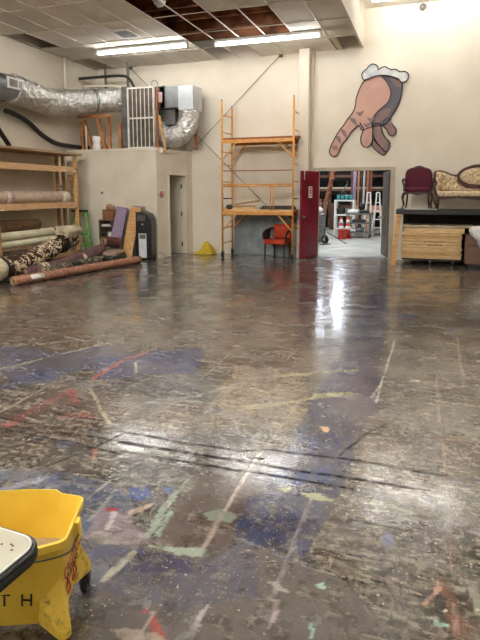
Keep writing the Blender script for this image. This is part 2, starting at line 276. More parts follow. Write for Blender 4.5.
FLOOR_PATCHES = [
    ([(-4.165, 4.434), (-3.413, 4.421), (-2.972, 4.918), (-2.746, 4.304), (-2.925, 3.772), (-3.167, 3.339)], (52, 72, 112), 0.85, 0.06, 0.4),
    ([(-2.847, 4.612), (-2.101, 5.014), (-1.886, 4.29), (-2.302, 4.037), (-2.612, 3.825), (-2.852, 4.268)], (38, 66, 122), 0.85, 0.06, 0.32),
    ([(-2.925, 3.772), (-2.271, 4.16), (-1.306, 4.32), (-1.06, 3.769), (-1.64, 3.434), (-2.268, 3.508)], (96, 102, 116), 0.6, 0.08, 0.4),
    ([(-6.173, 6.635), (-5.849, 6.919), (-5.34, 6.347), (-5.523, 5.923)], (170, 128, 60), 0.7, 0.05, 0.4),
    ([(-3.819, 5.977), (-3.458, 6.159), (-3.29, 5.807), (-3.662, 5.682)], (180, 135, 60), 0.9, 0.05, 0.3),
    ([(-3.448, 11.012), (-3.046, 11.145), (-2.964, 10.695), (-3.332, 10.573)], (190, 125, 55), 0.7, 0.05, 0.4),
    ([(-4.918, 5.259), (-4.091, 5.323), (-3.697, 5.255), (-3.748, 4.867), (-4.309, 4.591)], (66, 56, 48), 0.7, 0.1, 0.4),
    ([(-5.098, 6.662), (-4.767, 6.936), (-3.697, 5.255), (-3.856, 5.011), (-4.102, 5.118)], (58, 50, 46), 0.7, 0.1, 0.4),
    ([(-2.748, 3.412), (-2.037, 3.722), (-1.636, 3.115), (-2.087, 2.658), (-2.539, 2.65), (-2.899, 3.045)], (92, 70, 60), 0.75, 0.08, 0.35),
    ([(-3.072, 3.235), (-2.925, 3.516), (-2.643, 3.337), (-2.735, 3.062), (-2.832, 2.972)], (150, 140, 140), 0.5, 0.06, 0.5),
    ([(-2.194, 3.533), (-1.47, 3.693), (-1.221, 3.34), (-1.56, 3.108), (-2.009, 3.16)], (150, 132, 112), 0.55, 0.08, 0.4),
    ([(-1.761, 5.451), (-1.299, 5.827), (-0.777, 4.724), (-0.871, 3.938), (-1.371, 4.245)], (98, 78, 58), 0.55, 0.12, 0.4),
    ([(-1.626, 4.588), (-1.017, 4.585), (-0.784, 3.968), (-0.815, 3.394), (-1.141, 3.316), (-1.47, 3.693)], (176, 164, 138), 0.85, 0.06, 0.34),
    ([(-2.539, 2.65), (-2.266, 2.743), (-1.693, 2.594), (-1.797, 2.272), (-2.216, 2.296)], (118, 110, 98), 0.55, 0.08, 0.35),
    ([(-2.257, 2.341), (-1.986, 2.433), (-1.521, 2.42), (-1.325, 2.237), (-1.398, 1.998), (-2.03, 2.092)], (88, 100, 124), 0.85, 0.06, 0.32),
    ([(-1.56, 2.484), (-1.392, 2.519), (-1.227, 2.317), (-1.351, 2.139), (-1.541, 2.258)], (104, 108, 120), 0.6, 0.06, 0.4),
    ([(-1.454, 2.421), (-1.362, 2.463), (-1.291, 2.363), (-1.346, 2.305), (-1.424, 2.338)], (52, 76, 128), 0.85, 0.02, 0.25),
    ([(-1.296, 2.475), (-1.234, 2.518), (-1.209, 2.442), (-1.264, 2.423)], (60, 84, 130), 0.7, 0.02, 0.35),
    ([(-2.217, 2.73), (-2.084, 2.775), (-2.052, 2.67), (-2.122, 2.646)], (70, 86, 118), 0.7, 0.03, 0.35),
    ([(-1.823, 2.264), (-1.941, 2.332), (-1.879, 2.399), (-1.823, 2.306)], (60, 90, 150), 0.5, 0.03, 0.4),
    ([(-1.139, 2.697), (-0.79, 2.658), (-0.803, 2.361), (-0.799, 2.126), (-0.867, 2.044), (-1.07, 2.041), (-1.174, 2.131), (-1.141, 2.395)], (74, 56, 46), 0.9, 0.015, 0.08),
    ([(-0.477, 3.351), (0.382, 3.801), (0.252, 2.13), (-0.013, 2.287), (-0.252, 2.513)], (100, 84, 70), 0.75, 0.1, 0.3),
    ([(0.019, 2.79), (0.304, 2.792), (0.272, 2.384), (0.109, 2.328)], (84, 62, 48), 0.75, 0.06, 0.3),
    ([(-0.411, 2.595), (0.021, 2.695), (0.068, 2.314), (-0.206, 2.122), (-0.401, 2.225)], (80, 62, 52), 0.8, 0.06, 0.3),
    ([(-0.258, 2.203), (0.029, 2.202), (0.069, 1.863), (-0.132, 1.795), (-0.262, 1.954)], (74, 68, 60), 0.8, 0.05, 0.3),
    ([(-0.831, 8.875), (-0.512, 8.981), (-0.427, 6.882), (-0.405, 5.703), (-0.358, 4.808), (-0.308, 4.129), (-0.361, 3.548), (-0.369, 3.108), (-0.38, 2.654), (-0.411, 2.375), (-0.447, 2.166), (-0.755, 2.164), (-0.812, 2.357), (-0.79, 2.658), (-0.766, 2.947), (-0.778, 3.439), (-0.772, 4.06), (-0.768, 4.727), (-0.748, 5.587), (-0.811, 7.238)], (58, 62, 86), 0.85, 0.02, 0.12),
    ([(-0.767, 4.669), (-0.397, 4.853), (-0.326, 4.167), (-0.741, 3.983)], (74, 74, 98), 0.5, 0.02, 0.3),
    ([(-0.807, 2.342), (-0.478, 2.471), (-0.411, 2.375), (-0.455, 2.164), (-0.765, 2.206)], (44, 50, 84), 0.8, 0.015, 0.1),
    ([(-0.769, 2.847), (-0.476, 2.971), (-0.408, 2.832), (-0.647, 2.707), (-0.776, 2.728)], (50, 66, 120), 0.7, 0.02, 0.3),
    ([(-0.78, 3.248), (-0.526, 3.459), (-0.427, 3.223), (-0.674, 3.07)], (60, 72, 118), 0.5, 0.03, 0.4),
    ([(-0.329, 7.273), (-0.092, 7.229), (-0.112, 7.046), (-0.289, 6.986)], (38, 84, 150), 0.9, 0.03, 0.15),
    ([(0.257, 6.84), (0.398, 6.784), (0.344, 6.52), (0.238, 6.532)], (60, 92, 140), 0.8, 0.03, 0.25),
    ([(0.188, 7.446), (0.452, 7.412), (0.437, 7.117), (0.135, 7.072)], (46, 44, 40), 0.7, 0.05, 0.3),
    ([(-0.411, 7.003), (-0.237, 6.89), (-0.273, 6.661), (-0.367, 6.683)], (44, 42, 60), 0.7, 0.04, 0.3),
    ([(-1.256, 9.558), (-0.862, 9.363), (-0.912, 8.754), (-1.212, 8.653)], (110, 85, 70), 0.4, 0.05, 0.4),
    ([(-1.744, 7.786), (-1.184, 7.592), (-1.186, 7.112), (-1.641, 7.09)], (58, 58, 80), 0.6, 0.08, 0.4),
    ([(-1.763, 6.918), (-1.499, 7.006), (-1.484, 6.642), (-1.703, 6.688)], (70, 66, 110), 0.6, 0.06, 0.4),
    ([(-1.225, 12.634), (-0.522, 12.498), (-0.28, 9.352), (-0.64, 9.232), (-0.883, 9.572)], (62, 64, 66), 0.55, 0.12, 0.4),
    ([(-2.73, 12.137), (-2.192, 12.315), (-1.713, 9.186), (-1.744, 7.786), (-2.166, 9.035)], (110, 62, 52), 0.5, 0.12, 0.4),
    ([(-2.63, 7.652), (-2.484, 7.784), (-2.417, 7.481), (-2.532, 7.365)], (190, 90, 80), 0.7, 0.05, 0.3),
    ([(0.411, 8.508), (0.784, 8.963), (0.689, 7.741), (0.464, 7.666)], (170, 160, 152), 0.6, 0.08, 0.45),
    ([(-5.348, 9.904), (-3.653, 9.746), (-2.283, 6.258), (-2.987, 5.747), (-4.117, 6.991)], (88, 92, 100), 0.5, 0.2, 0.45),
    ([(-4.818, 6.756), (-4.117, 6.991), (-3.037, 5.241), (-3.326, 4.717)], (116, 116, 108), 0.5, 0.12, 0.45),
    ([(-1.464, 1.937), (-1.085, 1.992), (-0.89, 1.987), (-0.832, 1.994), (-0.756, 2.194), (-0.459, 2.121), (-0.259, 2.06), (-0.032, 1.829), (-0.195, 1.335), (-0.909, 1.091), (-1.238, 1.417), (-1.442, 1.799)], (104, 97, 94), 0.85, 0.004, 0.05),
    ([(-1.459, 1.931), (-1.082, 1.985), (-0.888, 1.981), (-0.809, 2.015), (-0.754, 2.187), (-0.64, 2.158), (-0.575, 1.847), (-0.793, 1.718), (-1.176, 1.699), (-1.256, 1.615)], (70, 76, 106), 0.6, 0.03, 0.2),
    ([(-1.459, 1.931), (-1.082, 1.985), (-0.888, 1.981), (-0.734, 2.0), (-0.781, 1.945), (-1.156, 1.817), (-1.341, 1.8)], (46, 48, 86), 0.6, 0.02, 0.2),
    ([(-1.466, 2.1), (-1.515, 2.219), (-1.327, 2.191), (-1.088, 2.027), (-1.25, 1.972), (-1.442, 1.983)], (150, 132, 140), 0.5, 0.02, 0.4),
    ([(-2.699, 2.872), (-2.712, 3.25), (-2.708, 3.639), (-2.477, 3.394), (-2.433, 3.283), (-2.615, 3.435), (-2.612, 3.182), (-2.595, 2.822)], (140, 74, 66), 0.55, 0.02, 0.34),
    ([(-2.669, 3.508), (-2.678, 3.624), (-2.433, 3.345), (-2.429, 3.264)], (156, 66, 62), 0.6, 0.015, 0.3),
    ([(-2.682, 3.854), (-2.708, 4.382), (-2.615, 4.802), (-2.564, 4.708), (-2.641, 4.307), (-2.614, 3.798)], (164, 98, 80), 0.6, 0.014, 0.3),
    ([(-2.393, 3.065), (-2.14, 3.151), (-2.255, 3.225), (-2.436, 3.144)], (150, 90, 80), 0.4, 0.02, 0.4),
    ([(-1.481, 2.211), (-1.41, 2.226), (-1.401, 2.202), (-1.457, 2.183)], (170, 50, 60), 0.8, 0.01, 0.2),
    ([(0.067, 3.567), (0.275, 3.637), (0.273, 3.606), (0.128, 3.542)], (150, 112, 92), 0.6, 0.01, 0.3),
    ([(-1.908, 2.733), (-1.881, 2.757), (-1.795, 2.636), (-1.821, 2.614)], (186, 110, 100), 0.6, 0.01, 0.3),
    ([(-0.92, 1.623), (-0.914, 1.666), (-0.829, 1.58), (-0.777, 1.529), (-0.842, 1.529)], (170, 84, 72), 0.8, 0.01, 0.2),
    ([(-0.967, 1.669), (-0.949, 1.676), (-0.939, 1.658), (-0.957, 1.652)], (200, 60, 90), 0.7, 0.01, 0.2),
    ([(-2.768, 2.902), (-2.63, 2.861), (-2.597, 2.805), (-2.695, 2.822)], (170, 110, 110), 0.5, 0.01, 0.3),
    ([(-2.599, 3.676), (-2.525, 3.652), (-2.18, 3.289), (-1.992, 3.095), (-2.031, 3.082), (-2.301, 3.369)], (176, 164, 140), 0.75, 0.01, 0.3),
    ([(-2.551, 4.37), (-2.524, 4.379), (-2.38, 4.123), (-2.37, 4.07)], (206, 196, 150), 0.95, 0.004, 0.1),
    ([(-1.213, 1.741), (-1.183, 1.739), (-1.15, 1.948), (-1.177, 1.968), (-1.198, 1.869)], (168, 166, 146), 0.9, 0.006, 0.12),
    ([(-0.836, 1.554), (-0.816, 1.561), (-0.857, 1.58), (-0.964, 1.568), (-1.024, 1.543), (-0.957, 1.513)], (178, 166, 150), 0.7, 0.006, 0.2),
    ([(-1.209, 2.581), (-1.194, 2.655), (-1.167, 2.309), (-1.147, 2.061), (-1.173, 2.052), (-1.215, 2.293)], (150, 166, 148), 0.7, 0.01, 0.3),
    ([(-1.141, 2.078), (-1.159, 2.293), (-1.128, 2.286), (-1.112, 2.073)], (140, 158, 142), 0.8, 0.01, 0.2),
    ([(-0.993, 2.322), (-0.92, 2.393), (-0.812, 2.357), (-0.832, 2.298), (-0.939, 2.279)], (122, 132, 118), 0.85, 0.008, 0.15),
    ([(-1.14, 2.01), (-1.023, 2.035), (-0.938, 2.064), (-0.869, 2.072), (-0.863, 2.011), (-0.942, 1.998), (-1.112, 1.997)], (170, 184, 162), 0.7, 0.006, 0.3),
    ([(-1.363, 2.205), (-1.284, 2.317), (-1.259, 2.335), (-1.262, 2.277), (-1.322, 2.193)], (200, 176, 160), 0.8, 0.006, 0.25),
    ([(-1.38, 2.045), (-1.424, 2.185), (-1.396, 2.194), (-1.353, 2.054)], (200, 190, 184), 0.7, 0.01, 0.3),
    ([(-0.708, 2.664), (-0.637, 2.689), (-0.63, 2.639), (-0.695, 2.637)], (180, 184, 140), 0.85, 0.005, 0.15),
    ([(-0.58, 2.656), (-0.488, 2.677), (-0.39, 2.65), (-0.401, 2.627), (-0.518, 2.616)], (176, 178, 136), 0.85, 0.006, 0.2),
    ([(-0.651, 3.516), (-0.578, 3.524), (-0.568, 3.429), (-0.611, 3.447)], (220, 184, 140), 0.95, 0.004, 0.1),
    ([(-1.19, 3.438), (-1.15, 3.47), (-1.121, 3.426), (-1.162, 3.377)], (50, 45, 42), 0.5, 0.004, 0.3),
    ([(-0.216, 2.729), (-0.002, 2.678), (-0.016, 2.647), (-0.23, 2.666)], (160, 165, 140), 0.7, 0.006, 0.25),
    ([(-0.306, 2.236), (-0.176, 2.231), (-0.086, 2.248), (-0.093, 2.226), (-0.259, 2.21)], (150, 148, 124), 0.7, 0.01, 0.3),
    ([(-0.81, 4.092), (-0.533, 4.232), (-0.453, 4.213), (-0.767, 3.995)], (184, 180, 128), 0.7, 0.01, 0.25),
    ([(-1.272, 3.697), (-0.871, 3.938), (-0.757, 4.065), (-0.745, 4.003), (-1.172, 3.631)], (180, 176, 132), 0.6, 0.01, 0.3),
    ([(-1.171, 4.476), (-0.527, 4.838), (-0.52, 4.782), (-1.134, 4.405)], (176, 172, 124), 0.6, 0.01, 0.3),
    ([(-0.299, 5.944), (-0.279, 5.951), (-0.31, 4.065), (-0.331, 4.058)], (196, 190, 180), 0.9, 0.002, 0.15),
    ([(-0.33, 4.469), (-0.312, 4.451), (-0.348, 4.159), (-0.372, 4.173)], (196, 190, 180), 0.9, 0.002, 0.15),
    ([(0.072, 1.977), (0.1, 1.966), (0.138, 1.964), (0.134, 1.943), (0.089, 1.932), (0.079, 1.939)], (164, 200, 188), 0.95, 0.004, 0.08),
    ([(0.111, 2.205), (0.121, 2.154), (0.091, 2.103), (0.061, 2.037), (0.032, 2.021), (0.076, 2.115), (0.092, 2.192)], (190, 146, 124), 0.8, 0.006, 0.2),
    ([(0.099, 2.207), (0.146, 2.211), (0.189, 1.905), (0.142, 1.889)], (112, 76, 58), 0.8, 0.01, 0.2),
    ([(0.141, 2.07), (0.156, 2.074), (0.176, 1.9), (0.156, 1.893)], (176, 140, 134), 0.7, 0.004, 0.2),
    ([(0.146, 2.494), (0.159, 2.498), (0.163, 2.267), (0.151, 2.263)], (170, 130, 124), 0.7, 0.004, 0.3),
    ([(0.198, 2.519), (0.259, 2.54), (0.264, 2.488), (0.204, 2.46)], (56, 66, 58), 0.8, 0.01, 0.25),
    ([(0.193, 2.413), (0.26, 2.443), (0.256, 2.378), (0.202, 2.353)], (62, 64, 52), 0.8, 0.01, 0.25),
    ([(0.192, 2.31), (0.253, 2.337), (0.249, 2.283), (0.198, 2.266)], (44, 60, 56), 0.8, 0.01, 0.25),
    ([(0.211, 2.233), (0.26, 2.225), (0.244, 2.02), (0.217, 2.037)], (150, 150, 136), 0.7, 0.01, 0.25),
    ([(0.173, 2.784), (0.206, 2.796), (0.206, 2.687), (0.174, 2.667)], (64, 78, 72), 0.7, 0.01, 0.3),
    ([(-0.16, 2.429), (-0.095, 2.467), (-0.089, 2.361), (-0.124, 2.319)], (88, 92, 128), 0.6, 0.01, 0.35),
    ([(-0.132, 2.205), (-0.051, 2.22), (-0.01, 2.201), (-0.048, 2.157), (-0.12, 2.158)], (70, 64, 66), 0.6, 0.01, 0.3),
    ([(-0.368, 2.011), (-0.342, 2.026), (-0.324, 1.99), (-0.356, 1.991)], (170, 196, 180), 0.85, 0.004, 0.15),
    ([(-0.346, 1.789), (-0.34, 1.811), (-0.323, 1.748), (-0.335, 1.735)], (160, 196, 180), 0.9, 0.003, 0.1),
    ([(-0.509, 1.87), (-0.483, 1.879), (-0.47, 1.787), (-0.479, 1.724), (-0.489, 1.73), (-0.496, 1.809)], (186, 170, 170), 0.7, 0.004, 0.2),
    ([(-0.348, 2.2), (-0.325, 2.194), (-0.321, 2.115), (-0.335, 2.123)], (170, 150, 140), 0.7, 0.004, 0.3),
    ([(-0.555, 1.959), (-0.526, 1.975), (-0.455, 1.928), (-0.508, 1.927)], (190, 180, 172), 0.6, 0.004, 0.3),
    ([(-0.756, 1.689), (-0.747, 1.766), (-0.741, 1.791), (-0.727, 1.659), (-0.742, 1.587), (-0.756, 1.6)], (190, 185, 178), 0.75, 0.004, 0.25),
    ([(-0.917, 1.594), (-0.93, 1.671), (-0.911, 1.667), (-0.903, 1.532), (-0.93, 1.522)], (190, 170, 160), 0.7, 0.005, 0.25),
    ([(0.167, 2.004), (0.205, 2.007), (0.232, 1.874), (0.173, 1.854)], (120, 80, 66), 0.6, 0.01, 0.3),
    ([(-1.546, 1.561), (-1.421, 1.772), (-1.374, 1.723), (-1.469, 1.477)], (50, 50, 60), 0.3, 0.01, 0.3),
    ([(-1.293, 1.602), (-1.376, 1.822), (-1.225, 1.774), (-1.104, 1.463), (-1.165, 1.442)], (66, 70, 86), 0.5, 0.02, 0.2),
    ([(-1.219, 1.627), (-1.159, 1.659), (-1.157, 1.563), (-1.178, 1.555)], (120, 132, 116), 0.6, 0.01, 0.2),
    ([(-1.294, 9.219), (0.751, 9.499), (0.744, 9.401), (-1.266, 9.023)], (150, 142, 126), 0.6, 0.02, 0.4),
    ([(-0.831, 9.374), (-0.4, 9.212), (-0.482, 8.991), (-0.824, 8.972)], (44, 46, 60), 0.5, 0.03, 0.3),
    ([(-0.697, 6.907), (-0.696, 6.266), (-0.719, 5.597), (-0.763, 5.622), (-0.792, 6.875)], (70, 96, 130), 0.5, 0.02, 0.4),
    ([(-6.867, 12.741), (-6.022, 13.537), (-4.888, 11.424), (-5.801, 10.752)], (128, 122, 110), 0.6, 0.1, 0.4),
]
FLOOR_STROKES = [
    ((-0.914, 2.989), (-0.889, 2.073), 0.022, (186, 170, 156), 0.75),
    ((-0.913, 2.739), (-0.871, 3.938), 0.02, (170, 160, 140), 0.45),
    ((-2.872, 3.015), (-2.894, 3.601), 0.02, (170, 168, 140), 0.6),
    ((-3.589, 3.802), (-3.084, 5.005), 0.03, (178, 180, 150), 0.7),
    ((-3.563, 4.028), (-3.349, 4.336), 0.03, (60, 56, 56), 0.8),
    ((-3.484, 3.808), (-3.409, 4.496), 0.02, (150, 150, 120), 0.7),
    ((-3.887, 4.335), (-2.612, 4.223), 0.02, (150, 150, 130), 0.4),
    ((0.345, 6.291), (0.329, 4.668), 0.03, (170, 158, 150), 0.55),
    ((0.114, 4.748), (0.132, 3.799), 0.02, (180, 160, 150), 0.5),
    ((0.146, 3.563), (0.151, 3.044), 0.02, (176, 150, 140), 0.5),
    ((-0.511, 2.629), (-0.513, 1.868), 0.014, (170, 165, 172), 0.6),
    ((-1.771, 4.109), (-1.799, 5.233), 0.02, (170, 166, 150), 0.35),
    ((-1.635, 3.79), (-1.45, 4.09), 0.05, (165, 165, 155), 0.6),
    ((-1.481, 3.339), (-1.458, 4.112), 0.05, (150, 152, 146), 0.5),
    ((-1.936, 3.535), (-1.626, 3.77), 0.03, (180, 176, 170), 0.5),
    ((-1.738, 3.644), (-1.357, 3.669), 0.03, (176, 176, 170), 0.6),
    ((-4.399, 9.776), (-3.277, 8.453), 0.05, (180, 172, 150), 0.85),
    ((-4.803, 8.376), (-4.27, 7.725), 0.05, (176, 168, 146), 0.6),
    ((-4.689, 9.268), (-4.08, 8.847), 0.05, (176, 168, 146), 0.6),
    ((-3.445, 6.353), (-3.589, 6.859), 0.04, (176, 168, 116), 0.6),
    ((-3.591, 6.24), (-3.531, 6.456), 0.04, (186, 160, 90), 0.6),
    ((-5.231, 6.698), (-4.93, 6.719), 0.05, (170, 140, 120), 0.7),
    ((-1.876, 6.283), (-1.769, 6.264), 0.05, (220, 212, 190), 0.9),
    ((-0.077, 4.683), (-0.029, 4.673), 0.03, (230, 220, 200), 0.9),
    ((0.244, 6.003), (0.302, 5.982), 0.04, (220, 205, 170), 0.9),
    ((-1.11, 1.533), (-1.091, 1.671), 0.02, (66, 62, 64), 0.6),
    ((-1.2, 1.478), (-0.988, 1.764), 0.015, (60, 60, 66), 0.5),
    ((-1.068, 1.635), (-0.998, 1.871), 0.02, (66, 66, 76), 0.5),
    ((-0.819, 1.56), (-0.829, 2.008), 0.008, (70, 66, 70), 0.5),
    ((-1.214, 4.822), (-1.169, 5.253), 0.03, (90, 74, 58), 0.7),
    ((-1.222, 4.852), (-1.196, 5.281), 0.01, (186, 170, 140), 0.8),
    ((-1.614, 2.233), (-1.601, 2.448), 0.015, (190, 186, 180), 0.6),
    ((-1.737, 2.192), (-1.763, 2.069), 0.02, (200, 200, 206), 0.5),
    ((-2.1, 2.169), (-1.955, 2.35), 0.05, (180, 184, 196), 0.5),
    ((-1.945, 2.14), (-1.784, 2.385), 0.03, (176, 182, 196), 0.5),
    ((-1.489, 2.092), (-1.52, 2.367), 0.02, (170, 168, 160), 0.5),
    ((-1.573, 2.199), (-1.509, 2.35), 0.01, (60, 58, 60), 0.6),
    ((-0.837, 2.006), (-0.753, 2.258), 0.03, (60, 46, 40), 0.7),
    ((-0.81, 2.043), (-0.751, 2.18), 0.015, (50, 40, 36), 0.8),
    ((-0.459, 2.121), (-0.259, 2.06), 0.012, (130, 124, 110), 0.5),
    ((-0.769, 2.19), (-0.467, 2.118), 0.008, (130, 136, 160), 0.6),
    ((-1.106, 1.984), (-0.832, 1.994), 0.012, (40, 40, 70), 0.6),
    ((-3.573, 4.634), (-3.351, 5.274), 0.03, (60, 56, 52), 0.4),
    ((-2.094, 4.867), (-1.838, 5.511), 0.03, (70, 58, 50), 0.5),
    ((-0.327, 2.179), (-0.208, 2.14), 0.02, (150, 146, 124), 0.5),
    ((-0.147, 2.142), (-0.065, 2.108), 0.01, (180, 140, 140), 0.5),
    ((-2.685, 4.933), (-2.56, 5.268), 0.03, (160, 158, 140), 0.4),
    ((-4.189, 5.089), (-3.178, 4.767), 0.03, (176, 168, 150), 0.5),
    ((-4.527, 4.831), (-4.597, 5.596), 0.03, (170, 160, 140), 0.5),
    ((-2.287, 13.53), (-1.383, 17.894), 0.04, (90, 96, 100), 0.6),
]
FLOOR_SKIDS = [
    ((-2.66, 2.783), (-2.174, 2.774), 0.016),
    ((-2.174, 2.774), (-1.716, 2.743), 0.016),
    ((-2.626, 2.746), (-1.71, 2.732), 0.01),
    ((-1.881, 3.015), (-1.434, 2.996), 0.02),
    ((-1.434, 2.996), (-1.034, 3.003), 0.02),
    ((-1.795, 2.873), (-1.376, 2.872), 0.03),
    ((-1.376, 2.872), (-0.993, 2.883), 0.026),
    ((-1.73, 2.766), (-1.328, 2.769), 0.018),
    ((-1.328, 2.769), (-0.954, 2.772), 0.02),
    ((-1.034, 3.003), (-0.834, 3.084), 0.012),
    ((-0.852, 3.078), (-0.323, 3.111), 0.022),
    ((-0.993, 2.883), (-0.631, 2.882), 0.02),
    ((-0.631, 2.882), (-0.286, 2.895), 0.026),
    ((-0.958, 2.783), (-0.638, 2.787), 0.02),
    ((-0.638, 2.787), (-0.326, 2.784), 0.02),
    ((-0.323, 3.111), (0.163, 3.094), 0.018),
    ((-0.298, 2.902), (-0.023, 2.898), 0.018),
    ((-0.023, 2.898), (0.118, 2.904), 0.01),
    ((-2.631, 2.844), (-1.803, 2.885), 0.014),
    ((-2.048, 2.424), (-1.892, 2.796), 0.016),
    ((-1.892, 2.796), (-1.845, 2.979), 0.014),
    ((-2.529, 3.132), (-2.098, 3.112), 0.014),
    ((-2.673, 3.438), (-2.089, 3.359), 0.01),
    ((-1.657, 2.644), (-1.456, 2.638), 0.012),
    ((-2.794, 2.929), (-2.289, 2.926), 0.008),
    ((-0.446, 3.148), (-0.298, 3.569), 0.012),
    ((-0.298, 3.569), (-0.163, 3.787), 0.01),
    ((-0.948, 2.937), (-0.877, 2.948), 0.02),
    ((-3.042, 3.202), (-2.896, 3.362), 0.01),
    ((-0.298, 2.498), (0.024, 2.507), 0.008),
    ((-2.452, 3.959), (-1.783, 3.739), 0.01),
    ((-2.347, 3.786), (-1.847, 3.607), 0.01),
    ((-2.439, 4.104), (-1.66, 3.85), 0.008),
]


def build_floor():
    # a rectangular grid of the workshop slab, finer where the paint work is small
    ys = [-5.5, -3, -1, 0, .8]; y = 1.2
    while y < YB: ys.append(y); y += max(.008, .0048 * y)
    ys.append(YB); ys = np.array(ys)
    xs = [XL, ]; x = XL
    while x < XR:
        x += .026 if x < -3.2 else (.011 if x < 1.1 else .06); xs.append(min(x, XR))
    xs = np.array(xs); X, Y = np.meshgrid(xs, ys); ny, nx = X.shape
    px = X.ravel(); py = Y.ravel()
    rngs = {}
    def vn(x, y, s, seed):
        if seed not in rngs: rngs[seed] = np.random.RandomState(seed).rand(256, 256)
        g = rngs[seed]; u = x * s + 500.3; v = y * s + 500.7; i = np.floor(u).astype(int); j = np.floor(v).astype(int)
        fu = u - i; fv = v - j; fu = fu * fu * (3 - 2 * fu); fv = fv * fv * (3 - 2 * fv); i %= 256; j %= 256; i1 = (i + 1) % 256; j1 = (j + 1) % 256
        return (g[i, j] * (1 - fu) + g[i1, j] * fu) * (1 - fv) + (g[i, j1] * (1 - fu) + g[i1, j1] * fu) * fv
    def fbm(x, y, s, seed, o=4):
        r = 0; a = .5; t = 0
        for k in range(o): r = r + vn(x, y, s, seed + k) * a; t += a; s *= 2.1; a *= .55
        return r / t
    def ss(x, a, b): t = np.clip((x - a) / (b - a), 0, 1); return t * t * (3 - 2 * t)
    L3 = lambda c: np.array(lin(c)[:3])
    col = np.tile(L3((94, 86, 78)), (px.size, 1))
    def over(c, f): col[:] = col * (1 - f[:, None]) + L3(c) * f[:, None]
    over((76, 65, 58), ss(fbm(px, py, .8, 11), .45, .62) * .8)
    over((120, 114, 104), ss(fbm(px, py, 1.1, 21), .52, .66) * .7)
    over((70, 76, 90), ss(fbm(px, py, .7, 31), .56, .7) * .6)
    over((90, 98, 92), ss(fbm(px, py, 1.6, 41), .56, .68) * .5)
    over((60, 52, 48), ss(fbm(px, py, 2.6, 51), .57, .68) * .6)
    over((146, 138, 122), ss(fbm(px, py, 3.3, 61), .60, .68) * .6)
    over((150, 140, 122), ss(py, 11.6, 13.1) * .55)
    wx = fbm(px, py, 5, 71) - .5; wy = fbm(px, py, 5, 81) - .5; wx2 = fbm(px, py, 22, 91, 3) - .5; wy2 = fbm(px, py, 22, 101, 3) - .5
    br = fbm(px, py, 9, 111, 5); br2 = fbm(px, py, 30, 121, 3)
    mc = np.zeros((px.size, 3)); ma = np.zeros(px.size)
    def put(ix, f, cc, mark):
        if mark:
            mc[ix] = (mc[ix] * (ma[ix] * (1 - f))[:, None] + cc * f[:, None]) / np.maximum(1e-5, ma[ix] * (1 - f) + f)[:, None]; ma[ix] = ma[ix] * (1 - f) + f
        else: col[ix] = col[ix] * (1 - f[:, None]) + cc * f[:, None]
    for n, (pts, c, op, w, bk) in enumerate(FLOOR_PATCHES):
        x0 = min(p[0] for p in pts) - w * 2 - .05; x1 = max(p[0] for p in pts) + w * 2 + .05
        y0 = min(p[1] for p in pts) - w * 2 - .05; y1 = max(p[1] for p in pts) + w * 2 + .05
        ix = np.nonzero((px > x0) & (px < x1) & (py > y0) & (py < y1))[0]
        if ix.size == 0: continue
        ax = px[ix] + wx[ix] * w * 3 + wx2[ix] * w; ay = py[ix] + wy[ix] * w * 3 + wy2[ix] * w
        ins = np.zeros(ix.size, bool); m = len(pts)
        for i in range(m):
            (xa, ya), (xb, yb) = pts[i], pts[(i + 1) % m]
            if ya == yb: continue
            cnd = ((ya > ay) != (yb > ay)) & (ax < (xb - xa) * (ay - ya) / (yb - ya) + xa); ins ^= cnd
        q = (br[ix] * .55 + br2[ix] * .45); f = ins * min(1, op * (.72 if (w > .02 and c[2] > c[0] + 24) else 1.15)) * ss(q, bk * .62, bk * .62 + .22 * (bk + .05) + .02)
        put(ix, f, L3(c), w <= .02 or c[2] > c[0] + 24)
    alpha = np.ones(px.size)
    def seg(a, b, w):
        x0 = min(a[0], b[0]) - w - .03; x1 = max(a[0], b[0]) + w + .03; y0 = min(a[1], b[1]) - w - .03; y1 = max(a[1], b[1]) + w + .03
        ix = np.nonzero((px > x0) & (px < x1) & (py > y0) & (py < y1))[0]
        dx, dy = b[0] - a[0], b[1] - a[1]; l2 = dx * dx + dy * dy + 1e-9
        qx = px[ix] + wx[ix] * .02; qy = py[ix] + wy[ix] * .02
        t = np.clip(((qx - a[0]) * dx + (qy - a[1]) * dy) / l2, 0, 1)
        return ix, np.hypot(qx - a[0] - t * dx, qy - a[1] - t * dy)
    for a, b, w, c, op in FLOOR_STROKES:
        w = max(w, .012); ix, d = seg(a, b, w); f = (1 - ss(d, w * .35, w * .75)) * op * ss(br[ix] * .5 + br2[ix] * .5, .3, .46)
        put(ix, f, L3(c), True)
    # faint saw-cut joints of the slab
    for x in np.arange(-8, 4, 1.22):
        f = (np.abs(px - x + (fbm(px, py, 2, 131) - .5) * .02) < .010) * .75; col[:] = col * (1 - f[:, None]) + L3((60, 54, 50)) * f[:, None]
    for y in np.arange(2.3, 13, 1.22):
        f = (np.abs(py - y) < .011) * .7; col[:] = col * (1 - f[:, None]) + L3((64, 58, 52)) * f[:, None]
    for a, b, w in FLOOR_SKIDS:
        ix, d = seg(a, b, w); f = (1 - ss(d, w * .35, w * .95)) * (.55 + .45 * ss(br2[ix], .3, .5))
        alpha[ix] = np.minimum(alpha[ix], 1 - f)
    me = bpy.data.meshes.new('floor'); me.vertices.add(px.size)
    me.vertices.foreach_set('co', np.stack([px, py, np.zeros_like(px)], 1).ravel().astype(np.float32))
    a = (np.arange(ny - 1)[:, None] * nx + np.arange(nx - 1)[None]).ravel(); q = np.stack([a, a + 1, a + 1 + nx, a + nx], 1).ravel()
